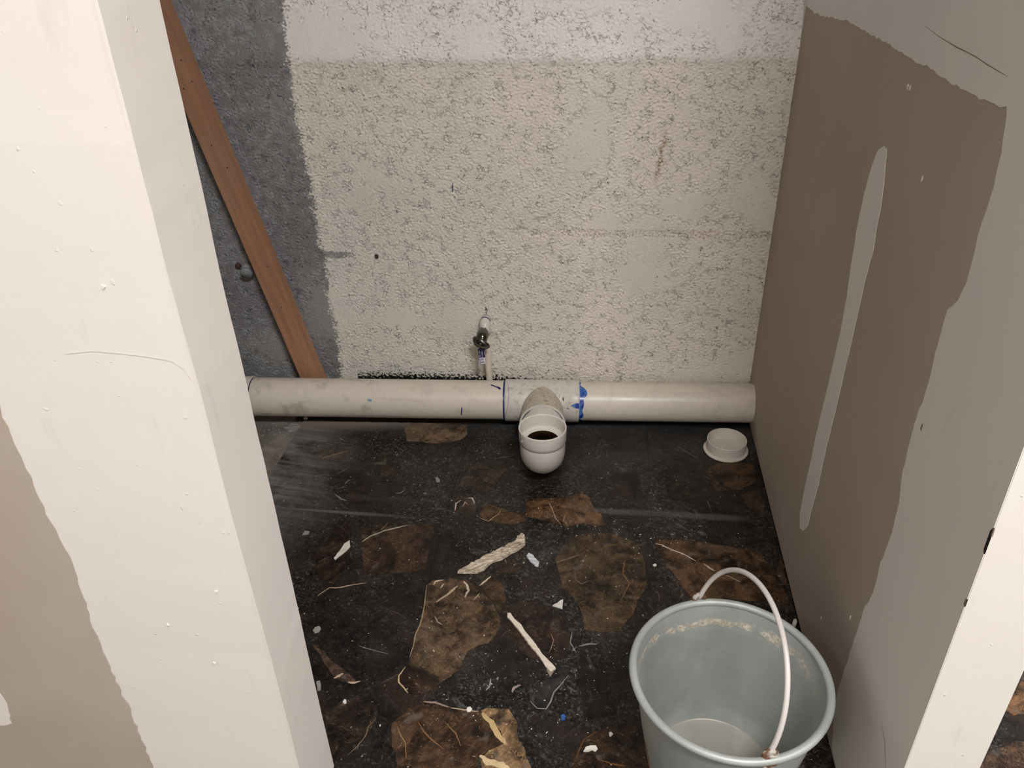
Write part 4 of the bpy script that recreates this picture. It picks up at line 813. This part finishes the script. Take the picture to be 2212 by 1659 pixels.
path = [mid3 + u3 * (RL + .004) + Vector((0, 0, -.008))] + [mid3 + RL * (math.cos(t) * u3 + math.sin(t) * vup) for t in ls(.03, math.pi - .03, 48)] + [mid3 - u3 * (RL + .004) + Vector((0, 0, -.008))]
at0(bmo('handle', tube(path, .0040, 16), M['bail'], None, True), bk)
for sgn in (1, -1):
    c = mid3 + u3 * sgn * (RL + .0015); c.z = .266
    t = Vector((0, 0, 1)).cross(u3)
    rg = [(c + .0082 * (math.cos(a) * t + math.sin(a) * Vector((0, 0, 1))), (math.cos(a) * t + math.sin(a) * Vector((0, 0, 1))), u3, .0042) for a in ls(0, 2 * math.pi, 33)[:-1]]
    e = at0(bmo('handle_lug', sweep(rg, 12, closed=True), M['lug'], None, True), bk)
    e['label'] = 'rust-stained handle lug'
    at0(bmo('lug_plate', lathe([(.0005, -.0015), (.0125, -.0015), (.0135, 0), (.0125, .0015), (.0005, .0015)], c - Vector((0, 0, .010)) + u3 * sgn * .004, u3, 24), M['lug'], None), e)

# ------------------------------------------------------------------ debris
def chip(key, name, label, mat, th, cat, bulge=.0, inset=.0006, group=None):
    poly = CHIPS[key]; cx = sum(p[0] for p in poly) / len(poly); cy = sum(p[1] for p in poly) / len(poly)
    loc = [(x - cx, y - cy) for x, y in poly]
    o = slab(name, roughen(loc, .006, .0006), ff, 0, th, mat, None, inset, top=(lambda u, v: th * (1 + bulge * random.uniform(-1, 1))))
    o.location = (cx, cy, .0009); tag(o, label, cat, group); return o
chip('splinter', 'wood_splinter', 'frayed pale wood splinter on the dark tiles below the elbow', M['splinter'], .006, 'wood splinter', .45, .002)
chip('sliver', 'wood_sliver', 'long straight cream wood sliver left of the bucket', M['cream'], .004, 'wood sliver', .12, .0012)
chip('plastic', 'plastic_scrap', 'small curled bluish-white scrap beside the frayed splinter', M['plastic'], .004, 'scrap', .4, .001)
chip('triangle', 'plaster_chip', 'triangular white chip on the tiles midway between sliver and splinter', M['white'], .003, 'plaster chip', .3, group='plaster chips on the floor')
chip('flake', 'plaster_chip', 'pointed teardrop-shaped white flake nearest the left partition', M['white'], .003, 'plaster chip', .3, group='plaster chips on the floor')
chip('crescent', 'plaster_chip', 'white crescent chip at the bottom edge left of the bucket', M['white'], .003, 'plaster chip', .3, group='plaster chips on the floor')
chip('chip', 'plaster_chip', 'small beige chip just above the white crescent chip', M['white'], .002, 'plaster chip', .3, group='plaster chips on the floor')
chip('greyflake', 'plaster_chip', 'grey flake in the dust by the left partition', M['greychip'], .002, 'plaster chip', .3, group='plaster chips on the floor')
chip('roundflake', 'plaster_chip', 'rounded grey flake low beside the left partition', M['greychip'], .002, 'plaster chip', .3, group='plaster chips on the floor')
chip('blue', 'plastic_bit', 'tiny blue plastic bit on the black tile', M['bluebit'], .003, 'plastic bit', .2)
chip('dot1', 'plaster_chip', 'tiny white crumb at lower left near the partition foot', M['white'], .003, 'plaster chip', .2, group='plaster chips on the floor')
chip('dot2', 'plaster_chip', 'tiny white crumb on top edge of the yellow-brown stone', M['white'], .003, 'plaster chip', .2, group='plaster chips on the floor')
chip('dot3', 'plaster_chip', 'tiny white crumb in the black gap behind the bucket', M['white'], .002, 'plaster chip', .2, group='plaster chips on the floor')
chip('walllump', 'plaster_chip', 'cream plaster lump between bucket rim and right wall', M['white'], .006, 'plaster chip', .2, group='plaster chips on the floor')
chip('jamblump', 'plaster_chip', 'white plaster lump peeping out from the left partition edge', M['greychip'], .006, 'plaster chip', .2, group='plaster chips on the floor')
chip('palechip', 'plaster_chip', 'pale greenish chip left of the elbow', M['greychip'], .002, 'plaster chip', .2, group='plaster chips on the floor')
chip('tape', 'tape_scrap', 'crumpled translucent scrap at the end of the cream sliver', M['tape'], .002, 'tape scrap', .5)
for key, lab in (('cornerflake', 'grey plaster flake on the screed under the left pipe end'), ('whitebit', 'white bit under the pipe at far left')):
    o = chip(key, 'plaster_chip', lab, M['greychip' if key == 'cornerflake' else 'white'], .004, 'plaster chip', .5, group='plaster chips on the floor')
    if o.location.x < -1.28: o.location.z = -.0055

def crumbs(name, n, mat, regions, smin, smax, label, xlim, z=.0008):
    vs_, fc_ = [], []
    for k in range(n):
        cx, cy, sx_, sy_ = random.choice(regions)
        x, y = random.gauss(cx, sx_), random.gauss(cy, sy_)
        if x > -.012 or y > -.02 or not (xlim[0] < x < xlim[1]): continue
        if (x + .2085) ** 2 + (y + 1.1625) ** 2 < .0125: continue
        s = random.uniform(smin, smax) * random.choice((.6, .8, 1, 1.3)); a0 = random.uniform(0, 6.28); b = len(vs_)
        zz = z if x > -1.277 else -.005
        for q in range(4):
            a = a0 + q * 1.57 + random.uniform(-.4, .4); rr = s * random.uniform(.5, 1.2) * (1.6 if q % 2 else .7)
            vs_.append((x + rr * math.cos(a), y + rr * math.sin(a), zz))
        vs_.append((x, y, zz + s * random.uniform(.4, .9)))
        fc_ += [(b, b + 1, b + 4), (b + 1, b + 2, b + 4), (b + 2, b + 3, b + 4), (b + 3, b, b + 4)]
    o = mesh(name, vs_, fc_, mat); tag(o, label, 'crumbs', kind='stuff'); return o
crumbs('plaster_crumbs', 420, M['white'], [(-.6, -.6, .4, .4), (-.6, -.95, .25, .15), (-.9, -.35, .2, .15), (-.35, -.57, .2, .03), (-.55, -.98, .1, .08)], .0006, .0017, 'tiny white plaster crumbs scattered over the dark tiles', (-1.26, 0))
crumbs('mortar_crumbs', 260, M['greychip'], [(-1.36, -.27, .05, .06), (-1.33, -.20, .05, .03), (-1.40, -.35, .05, .08)], .001, .004, 'grey mortar crumbs on the screed under the left pipe end', (-1.6, -1.285))
